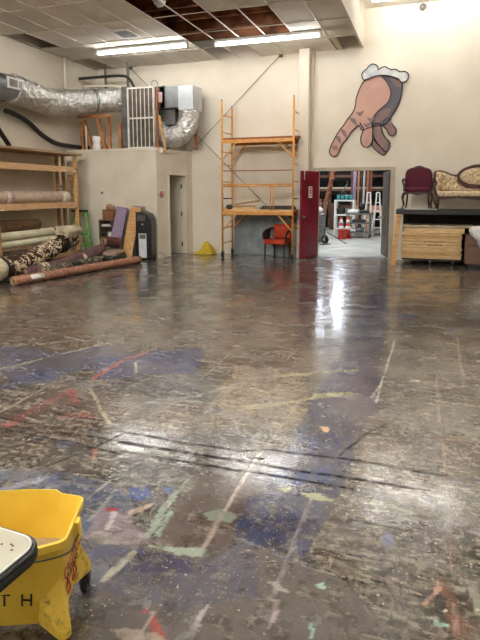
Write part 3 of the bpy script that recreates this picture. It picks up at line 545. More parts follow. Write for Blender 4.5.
    nf = a.size; me.loops.add(nf * 4); me.loops.foreach_set('vertex_index', q.astype(np.int32))
    me.polygons.add(nf); me.polygons.foreach_set('loop_start', (np.arange(nf) * 4).astype(np.int32)); me.polygons.foreach_set('loop_total', np.full(nf, 4, np.int32))
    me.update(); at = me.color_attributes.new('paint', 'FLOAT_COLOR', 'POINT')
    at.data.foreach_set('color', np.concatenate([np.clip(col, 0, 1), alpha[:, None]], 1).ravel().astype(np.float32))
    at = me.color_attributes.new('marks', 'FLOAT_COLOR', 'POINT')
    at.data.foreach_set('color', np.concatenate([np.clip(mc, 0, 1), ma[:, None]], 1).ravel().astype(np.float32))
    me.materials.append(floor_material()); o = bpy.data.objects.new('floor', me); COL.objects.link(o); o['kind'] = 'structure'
build_floor()

# ------------------------------------------------------------------ room shell
DX0, DX1, DZ = -2.57, -.88, 2.07      # double door opening
w = MB(); w.box(XL - .2, DX0 - .06, YB, YB + .2, 0, ZU + .2); w.box(DX1 + .06, XR + .2, YB, YB + .2, 0, ZU + .2); w.box(DX0 - .06, DX1 + .06, YB, YB + .2, DZ + .04, ZU + .2)
struct('wall_back', w, M['wall'])
struct('wall_left', MB().box(XL - .2, XL, YF - .2, YB, 0, ZU + .2), M['wall'])
struct('wall_right', MB().box(XR, XR + .2, YF - .2, YB, 0, ZU + .2), M['wall'])
struct('wall_front', MB().box(XL, XR, YF - .2, YF, 0, ZU + .2), M['wall'])
# door frame of the double doorway
f = MB()
for x0, x1 in ((DX0 - .12, DX0), (DX1, DX1 + .09)): f.box(x0, x1, YB - .025, YB + .22, 0, DZ + .07)
f.box(DX0, DX1, YB - .025, YB + .22, DZ, DZ + .07)
struct('trim_1', f, M['trim'], bevel=.006)
# steel column beside the doors and a painted pipe chase behind it
struct('trim_2', MB().box(-2.99, -2.745, 12.88, 13.12, 0, ZC + .05), M['wall'], bevel=.012)
struct('trim_3', MB().box(-2.74, -2.70, 13.16, 13.25, DZ + .1, ZC), M['wall2'])
# wall_back faint panel seams
s = MB()
for pts in (((-2.0, 4.75), (-2.0, 4.70)),):
    pass
# high ceiling and bulkhead
struct('ceiling', MB().box(-1.6, XR, YF, YB, ZU, ZU + .1), M['tile'])
bh = MB(); bh.box(-1.62, -1.575, YF, YB, ZC - .005, ZU); struct('trim_4', bh, M['wall'])
# suspended ceiling, one mesh of tiles with the missing ones left out
holes = {(0, 2), (0, 3), (1, 0), (1, 1), (1, 2), (1, 3), (2, 0), (2, 1), (2, 2), (2, 3), (3, 2), (3, 3), (4, 3), (4, 2)}
xb = [-1.6, -2.2, -2.82] + [-2.82 - .57 * (i + 1) for i in range(10)] ; xb.append(XL)
t = MB(); ph = 1.17
nrow = int((YB - YF) / ph) + 1
rr = random.Random(3)
for r in range(nrow):
    y1 = YB - r * ph; y0 = max(YF, y1 - ph)
    for i in range(len(xb) - 1):
        x1, x0 = xb[i], xb[i + 1]; ci = i - 2
        if (r, ci) in holes: continue
        if i == 0 and r == 0: y1c = 12.17
        else: y1c = y1
        if ci >= 9 and r in (0, 2): x0 = -8.02 if ci == 9 else x0
        if ci == 10 and r in (0, 1, 2, 3):
            # drooping narrow edge tile
            sag = .07 if r in (0, 2) else .02; a = y0 + .02; b = y1 - .02; k = 8
            if r in (0, 2): x1 = x1 - .12
            for q in range(k):
                ya, yb_ = a + (b - a) * q / k, a + (b - a) * (q + 1) / k; za = ZC - sag * math.sin(PI * q / k); zb = ZC - sag * math.sin(PI * (q + 1) / k)
                t.add([(x0, ya, ZC), (x1, ya, za), (x1, yb_, zb), (x0, yb_, ZC), (x0, ya, ZC + .02), (x1, ya, za + .02), (x1, yb_, zb + .02), (x0, yb_, ZC + .02)],
                      [(0, 1, 2, 3), (7, 6, 5, 4), (1, 5, 6, 2), (0, 3, 7, 4), (0, 4, 5, 1), (3, 2, 6, 7)])
            continue
        dz = rr.uniform(-.006, .006)
        t.box(x0 + .004, x1 - .004, y0 + .004, y1c - .004, ZC + .004 + dz, ZC + .02 + dz)
struct('ceiling', t, M['tile'])
g = MB()
for x in xb[1:-1]: g.box(x - .012, x + .012, YF, YB, ZC - .008, ZC + .003)
struct('trim_5', g, M['tbar'])
g = MB()
for r in range(1, nrow):
    y = YB - r * ph; g.box(XL, -1.62, y - .009, y + .009, ZC - .008, ZC + .001)
struct('trim_6', g, M['trim'])
# plywood roof deck with joists above the missing tiles
struct('ceiling', MB().box(XL, -1.62, YF, YB, 5.45, 5.5), M['deck'])
j = MB()
for k in range(24):
    y = YB - .4 - k * .78; j.box(XL, -1.62, y - .03, y + .03, 5.2, 5.45)
struct('trim_7', j, M['deck'])
# open-ended recess near the back wall under the bulkhead
struct('trim_8', MB().box(-2.16, -2.05, 12.17, 13.25, ZC, ZC + .06), M['trim'])
# ------------------------------------------------------------------ storage room (nook) with its door
NA = Vector((-6.12, 11.77)); NBk = Vector((-5.86, 13.25)); nd = (NBk - NA).normalized(); nn = Vector((nd.y, -nd.x)); NZ = 2.60
def nk(s, t, z): p = NA + nd * s + nn * t; return (p.x, p.y, z)
def nbox(mb, s0, s1, t0, t1, z0, z1):
    vs = [nk(s, t, z) for z in (z0, z1) for t in (t0, t1) for s in (s0, s1)]
    mb.add(vs, [(0, 2, 3, 1), (4, 5, 7, 6), (0, 1, 5, 4), (2, 6, 7, 3), (0, 4, 6, 2), (1, 3, 7, 5)])
LN = (NBk - NA).length
S0, S1, DH = .44, 1.24, 2.03
w = MB(); w.box(XL, -6.12, 11.77, 11.89, 0, NZ); nbox(w, .0, S0, -.12, 0, 0, NZ); nbox(w, S1, LN, -.12, 0, 0, NZ); nbox(w, S0, S1, -.12, 0, DH, NZ)
struct('wall_nook', w, M['wall2'])
struct('ceiling', MB().box(XL, -6.0, 11.9, YB - .01, NZ - .1, NZ - .005), M['wall2'])
struct('trim_9', MB().box(XL, -6.07, 11.745, 11.77, NZ - .05, NZ + .01), M['wall2'])
f = MB()
nbox(f, S0, S0 + .05, -.13, .02, 0, DH); nbox(f, S1 - .05, S1, -.13, .02, 0, DH); nbox(f, S0, S1, -.13, .02, DH - .04, DH + .02)
struct('trim_10', f, M['wall'])
dr = bpy.data.objects.new('door_1', None); COL.objects.link(dr); dr['kind'] = 'structure'
hp = Vector(nk(S1 - .06, -.13, 0)); dd = (Vector((-.97, .10, 0))).normalized()
MB().bar(hp + Vector((0, 0, 1.0)), hp + dd * .72 + Vector((0, 0, 1.0)), .04, 1.98).build('door_leaf', M['wall2'], dr)
for z in (.25, 1.02, 1.72): MB().cyl(hp + Vector((.02, -.03, z - .06)), hp + Vector((.02, -.03, z + .06)), .016).build('hinge', M['rod'], dr)

# red double door leaf opened into the room
d2 = bpy.data.objects.new('door_2', None); COL.objects.link(d2); d2['kind'] = 'structure'
h0 = Vector((-2.555, 13.2, 0)); h1 = Vector((-2.80, 12.42, 0)); dv = (h1 - h0).normalized(); dn = Vector((-dv.y, dv.x, 0))
if dn.x < 0: dn = -dn
DLEN = (h1 - h0).length
def dp(s, t, z): v = h0 + dv * s + dn * t; return Vector((v.x, v.y, z))
MB().bar(dp(0, 0, 1.04), dp(DLEN, 0, 1.04), .045, 2.03).build('door_leaf', M['red'], d2, bevel=.004)
MB().bar(dp(DLEN - .09, .036, 1.0), dp(DLEN - .03, .036, 1.0), .02, .09).build('lock_plate', M['steel'], d2)
MB().sphere(dp(DLEN - .06, .07, 1.0), .03).build('door_knob', M['steel'], d2)
MB().bar(dp(DLEN - .13, .025, 1.95), dp(DLEN - .11, .025, 1.95), .006, .2).build('edge_strip', M['white'], d2)
sg = MB().bar(dp(.33, .027, 1.57), dp(.5, .027, 1.57), .006, .26).build('notice', M['white'], d2)
redm = mat('sign_red', (180, 30, 40), rough=.5)
mk = MB()
for z in (1.66, 1.61, 1.545, 1.49): mk.bar(dp(.36, .033, z), dp(.47, .033, z), .004, .022)
mk.bar(dp(.40, .033, 1.58), dp(.43, .033, 1.58), .004, .05)
mk.build('notice_print', redm, sg)
for z in (.25, 1.05, 1.8): MB().cyl(dp(0, -.02, z - .06), dp(0, -.02, z + .06), .014).build('hinge', M['rod'], d2)
# right leaf, grey, opened into the far room
d3 = bpy.data.objects.new('door_3', None); COL.objects.link(d3); d3['kind'] = 'structure'
greyd = mat('worn_grey_door', (98, 90, 80), (74, 68, 60), rough=.5, scale=3)
a = Vector((-.90, 13.42, 0)); b = Vector((-1.10, 14.2, 0))
MB().bar((a.x, a.y, 1.035), (b.x, b.y, 1.035), .045, 2.02).build('door_leaf', greyd, d3, bevel=.004)
pb = MB(); pb.cyl((a.x - .12, a.y + .1, .95), (b.x - .1, b.y, .95), .02); pb.cyl((b.x, b.y - .05, .95), (b.x - .1, b.y - .05, .95), .018)
pb.build('push_bar', M['steel'], d3)

# ================================================================== THINGS
# ---------------- ceiling light strips
def strip_light(x0, x1, y, z, label, tm='tube_fill'):
    t = thing('ceiling_light', label, 'ceiling light', ((x0 + x1) / 2, y, z), 0, 'fluorescent ceiling strips'); h = (x1 - x0) / 2
    hb = MB(); hb.box(-h, h, -.06, .06, -.05, 0); hb.box(-h, h, -.03, .03, -.065, -.05)
    hb.build('housing', M['white'], t, bevel=.004)
    for s in (-1, 1): MB().box(s * (h + .0) - .02, s * (h + .0) + .02, -.045, .045, -.115, -.04).build('lamp_holder', M['white'], t)
    MB().cyl((-h + .03, 0, -.092), (h - .03, 0, -.092), .024, 12).build('fluorescent_tube', M[tm], t)
strip_light(-7.34, -5.10, 11.37, ZC - .012, 'lit fluorescent strip at left, over the duct and grille', 'tube')
strip_light(-4.52, -2.24, 11.54, ZC - .012, 'lit fluorescent strip at right, below the missing ceiling tiles', 'tube')
for x0, y, z in ((-7.4,4.2,ZC-.012),(-4.6,4.2,ZC-.012),(-2.2-2.26,1.2,ZC-.012),(-7.4,.9,ZC-.012),(-7.4,-2.2,ZC-.012),(-4.4,-2.4,ZC-.012),(-1.35,12.45,ZU-.01),(1.7,12.45,ZU-.01),(-1.2,5,ZU-.01),(1.7,5,ZU-.01),(-1.2,.5,ZU-.01),(1.7,.5,ZU-.01)): strip_light(x0, x0 + 2.26, y, z, 'unseen lit fluorescent strip of the workshop ceiling outside the picture', 'tube_right' if x0 > -1.6 else 'tube_fill')  # unseen strips added to light the room, one placed for the right floor glare

# vent in the suspended ceiling
t = thing('ceiling_vent', 'small square grey air vent in the suspended ceiling', 'vent', (-6.08, 10.45, ZC - .003))
MB().box(-.2, .2, -.28, .28, -.02, 0).build('frame', M['tbar'], t, bevel=.004)
sl = MB()
for k in range(9): sl.box(-.16, .16, -.23 + k * .054, -.2 + k * .054, -.026, -.018)
sl.build('louvre', M['gray'], t)
# silver flexible duct hanging out of the ceiling hole
def crinkle(seed, amp=.09):
    r = random.Random(seed); tb = [[r.uniform(-amp, amp) for _ in range(64)] for _ in range(400)]
    return lambda i, k: tb[i % 400][k % 64]
def smooth_path(pts, n=10):
    out = []; P = [Vector(p) for p in pts]
    for i in range(len(P) - 1):
        p0 = P[max(i - 1, 0)]; p1 = P[i]; p2 = P[i + 1]; p3 = P[min(i + 2, len(P) - 1)]
        for k in range(n):
            t = k / n; out.append(.5 * ((2 * p1) + (p2 - p0) * t + (2 * p0 - 5 * p1 + 4 * p2 - p3) * t * t + (-p0 + 3 * p1 - 3 * p2 + p3) * t ** 3))
    out.append(P[-1]); return out
o = MB().tube(smooth_path([(-4.6, 7.6, 5.1), (-4.6, 8.4, 5.08), (-4.62, 8.9, 5.0), (-4.66, 9.25, 4.9)], 10), .11, 14, noise=crinkle(4)).build('flexible_duct', M['foil'])
tag(o, 'short silver flexible duct dangling in the open ceiling', 'duct')
# smoke detector / sensor on wall top right
t = thing('motion_sensor', 'small grey alarm sensor high on the wall at upper right', 'sensor', (-.33, YB - .005, 5.56))
MB().box(-.05, .05, -.03, 0, -.05, .05).build('mount', M['white'], t); MB().sphere((0, -.07, -.02), .07, sq=(1, .9, 1)).build('sensor_head', M['steel'], t)
MB().sphere((0, -.11, -.08), .03).build('lens', M['gray'], t)

# ---------------- painted hand on the wall
HAND = {
'palm': [(-1.526, 4.084), (-1.6, 3.988), (-1.664, 3.839), (-1.711, 3.689), (-1.718, 3.561), (-1.766, 3.409), (-1.843, 3.31), (-1.919, 3.209), (-1.98, 3.108), (-2.074, 2.996), (-2.177, 2.826), (-2.25, 2.686), (-2.296, 2.565), (-2.288, 2.474), (-2.233, 2.414), (-2.157, 2.407), (-2.093, 2.47), (-2.048, 2.596), (-1.976, 2.715), (-1.883, 2.817), (-1.806, 2.945), (-1.704, 3.045), (-1.627, 3.094), (-1.588, 3.015), (-1.535, 2.987), (-1.314, 3.056), (-1.186, 3.066), (-1.035, 3.096), (-0.938, 3.219), (-0.834, 3.391), (-0.75, 3.562), (-0.708, 3.759), (-0.707, 3.982), (-0.794, 4.062), (-0.971, 4.133), (-1.173, 4.171), (-1.375, 4.16)],
'finger_mid': [(-1.615, 3.248), (-1.591, 3.118), (-1.525, 3.012), (-1.553, 2.91), (-1.581, 2.781), (-1.546, 2.65), (-1.455, 2.595), (-1.378, 2.619), (-1.319, 2.721), (-1.314, 2.876), (-1.312, 2.979), (-1.342, 3.108), (-1.387, 3.238), (-1.504, 3.346)],
'finger_ring': [(-1.29, 3.106), (-1.312, 2.979), (-1.297, 2.849), (-1.226, 2.718), (-1.119, 2.586), (-1.013, 2.48), (-0.94, 2.556), (-0.929, 2.684), (-1.024, 2.789), (-1.089, 2.894), (-1.124, 3.023), (-1.147, 3.1)],
'finger_under': [(-1.322, 2.799), (-1.328, 2.67), (-1.273, 2.564), (-1.167, 2.469), (-1.062, 2.414), (-1.002, 2.454), (-1.015, 2.532), (-1.119, 2.586), (-1.225, 2.692)],
'thumb': [(-1.039, 3.223), (-1.076, 3.123), (-1.074, 3.046), (-1.005, 2.967), (-0.951, 2.863), (-0.863, 2.83), (-0.805, 2.884), (-0.798, 2.97), (-0.872, 3.064), (-0.935, 3.143), (-0.928, 3.218)],
'cuff': [(-1.572, 4.263), (-1.591, 4.189), (-1.547, 4.096), (-1.45, 4.114), (-1.299, 4.16), (-1.122, 4.168), (-0.946, 4.131), (-0.794, 4.072), (-0.717, 3.993), (-0.62, 4.011), (-0.574, 4.087), (-0.587, 4.171), (-0.667, 4.221), (-0.765, 4.218), (-0.837, 4.272), (-0.936, 4.279), (-1.001, 4.299), (-1.078, 4.349), (-1.168, 4.335), (-1.227, 4.3), (-1.255, 4.381), (-1.358, 4.428), (-1.443, 4.385), (-1.482, 4.332)],
'shade': [(-1.162, 4.171), (-1.042, 4.028), (-0.961, 3.873), (-0.946, 3.723), (-1.001, 3.575), (-1.109, 3.48), (-1.222, 3.384), (-1.32, 3.235), (-1.315, 3.061), (-1.187, 3.071), (-1.035, 3.106), (-0.938, 3.229), (-0.839, 3.396), (-0.756, 3.567), (-0.713, 3.759), (-0.712, 3.977), (-0.794, 4.062), (-0.971, 4.133)],
'shade_pink': [(-1.245, 3.283), (-1.146, 3.38), (-0.996, 3.449), (-0.92, 3.41), (-0.99, 3.272), (-1.139, 3.166), (-1.266, 3.141)],
'shade_grey_top': [(-0.97, 4.113), (-0.744, 4.049), (-0.724, 3.909), (-0.813, 3.914), (-0.917, 4.02)],
}
t = thing('hand_cutout', 'giant painted wooden hand with pointing fingers and white ruffled cuff mounted on the back wall', 'wall decoration', (-1.2, YB - .004, 3.3))
pink = mat('hand_pink', (204, 164, 148), (190, 148, 134), rough=.7, scale=2)
crm_ = mat('hand_crease_paint', (150, 122, 118), (120, 100, 106), rough=.7, scale=9)
shad = mat('hand_slate_paint', (104, 98, 104), (82, 80, 92), rough=.7, scale=2.5)
pinkd = mat('hand_tan_paint', (150, 118, 110), (118, 100, 100), rough=.7, scale=4)
outl = mat('hand_outline', (40, 36, 44), rough=.7)
cuffm = mat('cuff_white', (216, 216, 214), (172, 180, 184), rough=.7, scale=7, lo=.45, hi=.7)
HF = lambda a, b, c: (a + 1.2, -c, b - 3.3)
def resample(pts, k=4):
    P = [Vector((a, b, 0)) for a, b in pts]; n = len(P); out = []
    for i in range(n):
        p0, p1, p2, p3 = P[i - 1], P[i], P[(i + 1) % n], P[(i + 2) % n]
        for q in range(k):
            u = q / k; v = .5 * ((2 * p1) + (p2 - p0) * u + (2 * p0 - 5 * p1 + 4 * p2 - p3) * u * u + (-p0 + 3 * p1 - 3 * p2 + p3) * u ** 3); out.append((v.x, v.y))
    return out
def cut(name, pts, m, d0, d1, line=True, lw=.013, seg=None):
    p = resample(pts); o = MB().prism(p, HF, d0, d1).build(name, m, t)
    if line: MB().tube([HF(a, b, d1) for a, b in (p if seg is None else p[seg[0]:seg[1]])], lw, 6, closed=seg is None).build('painted_outline', outl, o)
    return o
cut('thumb', HAND['thumb'], pinkd, .0, .035)
cut('finger', HAND['finger_under'], pinkd, .0, .03)
cut('finger', HAND['finger_ring'], pinkd, .0, .045)
pl_ = cut('palm', HAND['palm'], pink, .0, .04)
cut('finger', HAND['finger_mid'], pink, .0, .046, seg=(3, 46))
c2 = cut('painted_shadow', HAND['shade'], shad, .04, .0435, lw=.01)
cut('painted_highlight', HAND['shade_pink'], pinkd, .04, .0465, False)
cut('painted_highlight', HAND['shade_grey_top'], pinkd, .04, .045, False)
cut('cuff', HAND['cuff'], cuffm, .0, .07)
# finger creases, painted on the long finger
cr = MB()
for a, b in (((-2.16, 2.86), (-2.04, 2.70)), ((-2.05, 3.02), (-1.90, 2.80)), ((-1.86, 3.28), (-1.66, 3.06)), ((-2.26, 2.62), (-2.10, 2.55))):
    A_ = Vector(a); B_ = Vector(b); C_ = A_.lerp(B_, .45) + Vector((.05, .06)); p = resample([(A_.x, A_.y), (C_.x, C_.y), (B_.x, B_.y), ((A_.x + B_.x) / 2 - .01, (A_.y + B_.y) / 2 - .02)], 3)
    MB().prism(p, HF, .04, .0425).build('painted_crease', crm_, t)
for cx, cz in ((-1.45, 3.08), (-1.36, 3.2), (-1.62, 3.35)): MB().prism(resample([(cx - .09, cz + .05), (cx, cz + .04), (cx + .09, cz + .07), (cx + .01, cz - .05)], 3), HF, .04, .054).build('painted_crease', crm_, t)
for cx, cz in ((-1.2, 2.9), (-1.12, 2.72), (-.98, 3.02), (-.93, 3.1)): MB().prism(resample([(cx - .07, cz + .03), (cx, cz + .06), (cx + .06, cz), (cx, cz - .03)], 3), HF, .03, .047).build('painted_crease', crm_, t)
MB().prism(resample([(-1.53, 2.78), (-1.42, 2.80), (-1.38, 2.70), (-1.45, 2.64), (-1.53, 2.68)], 4), HF, .052, .0545).build('fingernail', mat('nail_pink', (206, 160, 144), rough=.5), t)

# ---------------- cross brace rods on the back wall
for a, b, lb in (((-3.5, 4.80), (-5.85, 2.62), 'thin dark steel rod running down left behind the scaffold top to the storage room'),
                 ((-7.56, 4.80), (-3.80, 1.22), 'long thin dark steel rod slanting down right from the ceiling corner behind the scaffold')):
    t = thing('brace_rod', lb, 'steel rod', (a[0], YB - (.07 if lb[0] == 't' else .095), a[1]), 0, 'cross bracing rods')
    MB().cyl((0, 0, 0), (b[0] - a[0], 0, b[1] - a[1]), .007, 8).build('rod', M['rod'], t)
    MB().box(-.04, .04, .0, .068 if lb[0] == 't' else .093, -.05, .01).build('anchor_plate', M['gray'], t)

# ---------------- scaffold
t = thing('scaffold', 'tall orange rolling steel scaffold tower with two wooden decks against the back wall', 'scaffold', (-3.84, 12.75, 0))
SX0, SX1, SY0, SY1, SH = -.865, .865, -.35, .35, 3.66
for i, (x, y) in enumerate(((SX0, SY0), (SX1, SY0), (SX0, SY1), (SX1, SY1))):
    p = MB(); h = SH - (.0 if y < 0 else .05); p.cyl((x, y, .13), (x, y, h), .024, 10); po = p.build('post', M['orange'], t)
    MB().cyl((x, y, h), (x, y, h + .06), .014, 8).build('coupling_pin', M['gray'], po)
    c = MB().cyl((x - .02, y, .065), (x + .02, y, .065), .065, 18).build('caster_wheel', M['black'], t)
    k = MB(); k.box(x - .035, x - .025, y - .02, y + .02, .05, .15); k.box(x + .025, x + .035, y - .02, y + .02, .05, .15); k.box(x - .035, x + .035, y - .025, y + .025, .14, .155)
    k.build('caster_fork', M['gray'], c)
for x in (SX0, SX1):
    for z in (.35, .72, 1.02, 1.42, 1.82, 2.22, 2.52, 2.98, 3.38):
        MB().cyl((x, SY0, z), (x, SY1, z), .014, 8).build('rung', M['orange'] if z != 1.42 else M['rod'], t)
for zt in (2.75, 1.08):
    for y in (SY0, SY1):
        MB().box(SX0, SX1, y - .02, y + .02, zt - .04, zt + .04).build('deck_beam', M['orange'], t)
        for s in (-1, 1):
            MB().bar((s * .86, y, zt - .42), (s * .50, y, zt - .02), .03, .03).build('diagonal_brace', M['orange'], t)
for z, m_ in ((2.07, 'plank'), (1.75, 'orange'), (1.71, 'orange')): MB().cyl((SX0, SY0, z), (SX1, SY0, z), .016 if z != 2.07 else .012, 8).build('guard_rail', M[m_], t)
for x in (.33, .40): MB().cyl((x, SY0, 1.13), (x, SY0, 1.75), .014, 8).build('rail_post', M['orange'], t)
for z in (2.79, 1.12):
    for k in range(3): MB().box(SX0 - .03, SX1 + (.12 if z > 2 and k == 0 else .02), -.34 + k * .23, -.12 + k * .23, z, z + .045).build('deck_plank', M['plank'] if z > 2 else M['pineX'], t, bevel=.004)
DKZ = 1.166
# things lying on the lower deck
for i, (x, y, l, rz, rx, w_, lb) in enumerate(((-4.35, 12.58, .8, .05, 0, .09, 'short pale board lying lowest at the left end of the lower scaffold deck'),
        (-4.25, 12.56, .62, .15, 0, .08, 'narrow brown offcut lying askew on the scaffold deck boards'), (-4.12, 12.56, .6, -.1, .14, .06, 'thin reddish stick tilted up across the scrap wood on the scaffold'))):
    o = MB().box(-l / 2, l / 2, -w_ / 2, w_ / 2, 0, .045).build('wood_offcut', M['oldwood'] if i else M['pineX'], None)
    o.location = (x, y, DKZ + .001 + i * .047 + (.04 if rx else 0)); o.rotation_euler = (0, -rx, rz); tag(o, lb, 'wood offcut', 'scrap wood on the scaffold deck')
r = random.Random(5)
o = MB().sphere((0, 0, 0), .08, 12, (1.2, .8, .75)).build('rag', M['black']); o.location = (-4.56, 12.50, DKZ + .058)
d = o.modifiers.new('d', 'DISPLACE'); tx = bpy.data.textures.new('c', 'CLOUDS'); tx.noise_scale = .08; d.texture = tx; d.strength = .04; d.mid_level = .5
tag(o, 'crumpled black rag at the left end of the lower scaffold deck', 'rag')
b = MB(); b.box(-.4, .42, -.15, .15, 0, .05); b.box(-.36, .4, -.13, .14, .05, .085)
o = b.build('folded_tarp', mat('charcoal_tarp', (92, 90, 88), (62, 60, 60), rough=.8, bump=.5, bscale=10), bevel=.02); o.location = (-3.42, 12.72, DKZ + .001)
tag(o, 'dark grey folded tarp on the right of the lower scaffold deck', 'tarp')
# shutter panel behind the scaffold
s = MB(); s.box(-4.5, -3.0, YB - .03, YB - .001, 1.02, 2.74)
for k in range(9): s.box(-4.5, -3.0, YB - .042, YB - .03, 1.06 + k * .12, 1.15 + k * .12)
struct('trim_11', s, M['wall2'])
# grey metal sheet leaning on the wall
o = MB().box(-.81, .81, -.012, .012, 0, 1.02).build('metal_sheet', mat('scuffed_zinc', (138, 146, 148), (104, 112, 116), rough=.45, metal=.2, scale=2.6, c=(120, 128, 130), hi=.6), bevel=.003)
o.location = (-3.86, 13.152, .003); o.rotation_euler = (-.045, 0, 0); tag(o, 'scuffed grey metal sheet leaning on the wall behind the scaffold', 'metal sheet')
# orange vinyl armchair
orv = mat('orange_vinyl', (206, 70, 22), (168, 44, 16), rough=.4, scale=9, bump=.4, bscale=14)
dkw = mat('dark_walnut', (58, 34, 26), (40, 24, 20), rough=.4)
t = thing('armchair', 'small orange vinyl armchair with dark legs beside the metal sheet under the scaffold', 'chair', (-3.46, 12.88, 0), -.12)
MB().box(-.26, .28, -.26, .2, .33, .45).build('seat', orv, t, bevel=.03)
bk = MB(); bk.box(-.17, .28, .15, .22, .46, .80); bo = bk.build('backrest', orv, t, bevel=.03)
for x in (-.06, .06, .18):
    MB().sphere((x, .148, .63), .012).build('button', M['black'], bo)
for s in (-1,):
    arm = MB(); arm.tube(smooth_path([(s * .28, -.22, .46), (s * .29, -.2, .58), (s * .28, 0, .66), (s * .2, .17, .70)], 6), .03, 8); arm.add([(-.29, -.2, .44), (-.29, .16, .44), (-.27, .17, .68), (-.29, -.1, .62), (-.27, -.2, .44), (-.27, .16, .44), (-.25, .17, .68), (-.27, -.1, .62)], [(0, 1, 2, 3), (7, 6, 5, 4), (0, 4, 5, 1), (2, 6, 7, 3), (3, 7, 4, 0), (1, 5, 6, 2)])
    arm.build('armrest', dkw, t)
MB().tube(smooth_path([(.29, -.2, .46), (.3, -.18, .58), (.29, 0, .64), (.26, .17, .66)], 6), .028, 8).build('armrest', dkw, t)
for x, y in ((-.23, -.22), (.25, -.22), (-.15, .17), (.24, .17)): MB().tube([(x, y, .34), (x * 1.04, y * 1.04, 0)], [.024, .016], 8).build('leg', dkw, t)
# yellow cloth / wedge on the floor
yel = mat('yellow_cloth', (226, 198, 56), (196, 164, 40), rough=.8, scale=5)
b = MB(); rr2 = random.Random(2); n1, n2 = 12, 8; vs = []
for i in range(n1):
    for k in range(n2):
        u = i / (n1 - 1); v = k / (n2 - 1); h = .30 * math.exp(-((u - .62) / .22) ** 2) * (1 - (v * .5)) + .05 + rr2.uniform(-.012, .03)
        if i in (0, n1 - 1) or k in (0,): h = 0.004
        vs.append((-.24 + .5 * u, -.16 + .3 * v, h))
b.add(vs, [(i * n2 + k, (i + 1) * n2 + k, (i + 1) * n2 + k + 1, i * n2 + k + 1) for i in range(n1 - 1) for k in range(n2 - 1)], False)
o = b.build('yellow_cloth', yel); o.location = (-5.42, 13.02, 0); sd = o.modifiers.new('s', 'SOLIDIFY'); sd.thickness = .01; sd.offset = 1
tag(o, 'crumpled yellow cloth on the floor between the storage room door and the scaffold', 'cloth')

# ---------------- ductwork on the left
t = thing('round_duct', 'large round silver air duct running along the left wall with a foil wrapped bend', 'air duct', (-8.1, 9.0, 3.65))
def rel(pts, c): return [tuple(Vector(p) - Vector(c)) for p in pts]
C0 = (-8.1, 9.0, 3.65)
MB().tube(rel([(-8.1, 3.0, 3.62), (-8.1, 9.5, 3.66)], C0), .245, 28).build('rigid_section', M['galv'], t)
MB().tube(rel(smooth_path([(-8.1, 9.35, 3.655), (-8.12, 9.9, 3.62), (-8.12, 10.6, 3.58), (-8.08, 11.3, 3.66), (-7.85, 11.9, 3.76), (-7.55, 12.2, 3.82), (-7.32, 12.3, 3.82)], 14), C0), .285, 28, noise=crinkle(8, .06)).build('foil_section', M['foil'], t)
MB().tube(rel(smooth_path([(-7.32, 12.3, 3.82), (-7.28, 12.30, 3.82), (-7.212, 12.31, 3.82)], 8), C0), [.25] * 8 + [.3] * 9, 28, noise=crinkle(9, .05)).build('foil_section', M['foil'], t)
for y in (9.38,): MB().tube(rel([(-8.1, y, 3.655), (-8.1, y + .05, 3.655)], C0), .262, 28).build('strap', M['gray'], t)
MB().tube(rel([(-7.86, 11.86, 3.76), (-7.83, 11.91, 3.765)], C0), .298, 28).build('strap', M['galv'], t)
rg = MB(); rg.box(.225, .262, -.06, .40, -.04, .18); ro = rg.build('air_register', M['white'], t, bevel=.006); ro.location = (0, .05, -.02)
MB().box(.258, .268, -.02, .20, .0, .14).build('louvre', M['gray'], ro); MB().box(.258, .268, .23, .36, .0, .14).build('louvre', M['steel'], ro)
for y in (7.0, 9.3): MB().cyl((.02, y - 9.0, -.24), (-.3, y - 9.0 - .1, -.5), .006, 6).build('hanger_wire', M['steel'], t)
for y in (6.2, 9.2): MB().box(-.5, -.0, y - 9.02, y - 8.98, -.275, -.25).build('bracket', M['gray'], t)
# black hose
o = MB().tube(smooth_path([(-8.35, 9.45, 3.24), (-8.36, 9.75, 3.2), (-8.36, 10.15, 3.08), (-8.38, 10.6, 2.86), (-8.40, 11.1, 2.72), (-8.40, 11.7, 2.69), (-8.2, 12.2, 2.68), (-7.7, 12.3, 2.67)], 10), .055, 12).build('hose', M['black'])
tag(o, 'thick black hose drooping across the left wall below the silver duct', 'hose')
o = MB().tube([(-8.45, 8.8, 3.35), (-8.45, 9.1, 3.12), (-8.45, 9.62, 2.545)], .05, 10).build('hose', M['black']); tag(o, 'short straight black pipe slanting down to the shelf top at far left', 'pipe')
# pipes
def pipe(name, pts, r, m, lb):
    o = MB().tube(smooth_path(pts, 8) if len(pts) > 2 else pts, r, 10).build(name, m); return tag(o, lb, 'pipe', 'pipes above the storage room')
pipe('conduit', [(-8.50, 11.72, 4.78), (-8.50, 11.72, 4.0)], .035, M['wall'], 'cream vertical conduit coming down the left wall to the duct')
pipe('hanger_pipe', [(-7.93, 12.6, 4.78), (-7.93, 12.6, 4.14)], .035, M['gray'], 'left of two grey vertical pipes hanging from the ceiling behind the duct')
pipe('hanger_pipe', [(-7.29, 12.6, 4.78), (-7.29, 12.6, 4.10)], .035, M['gray'], 'right of two grey vertical pipes hanging from the ceiling beside the grille')
pipe('insulated_pipe', [(-8.50, 12.25, 4.40), (-8.1, 12.5, 4.46), (-7.5, 12.52, 4.46), (-7.25, 12.52, 4.40), (-7.1, 12.52, 4.2), (-7.05, 12.52, 4.05)], .035, M['black'], 'black insulated pipe running across above the silver duct')
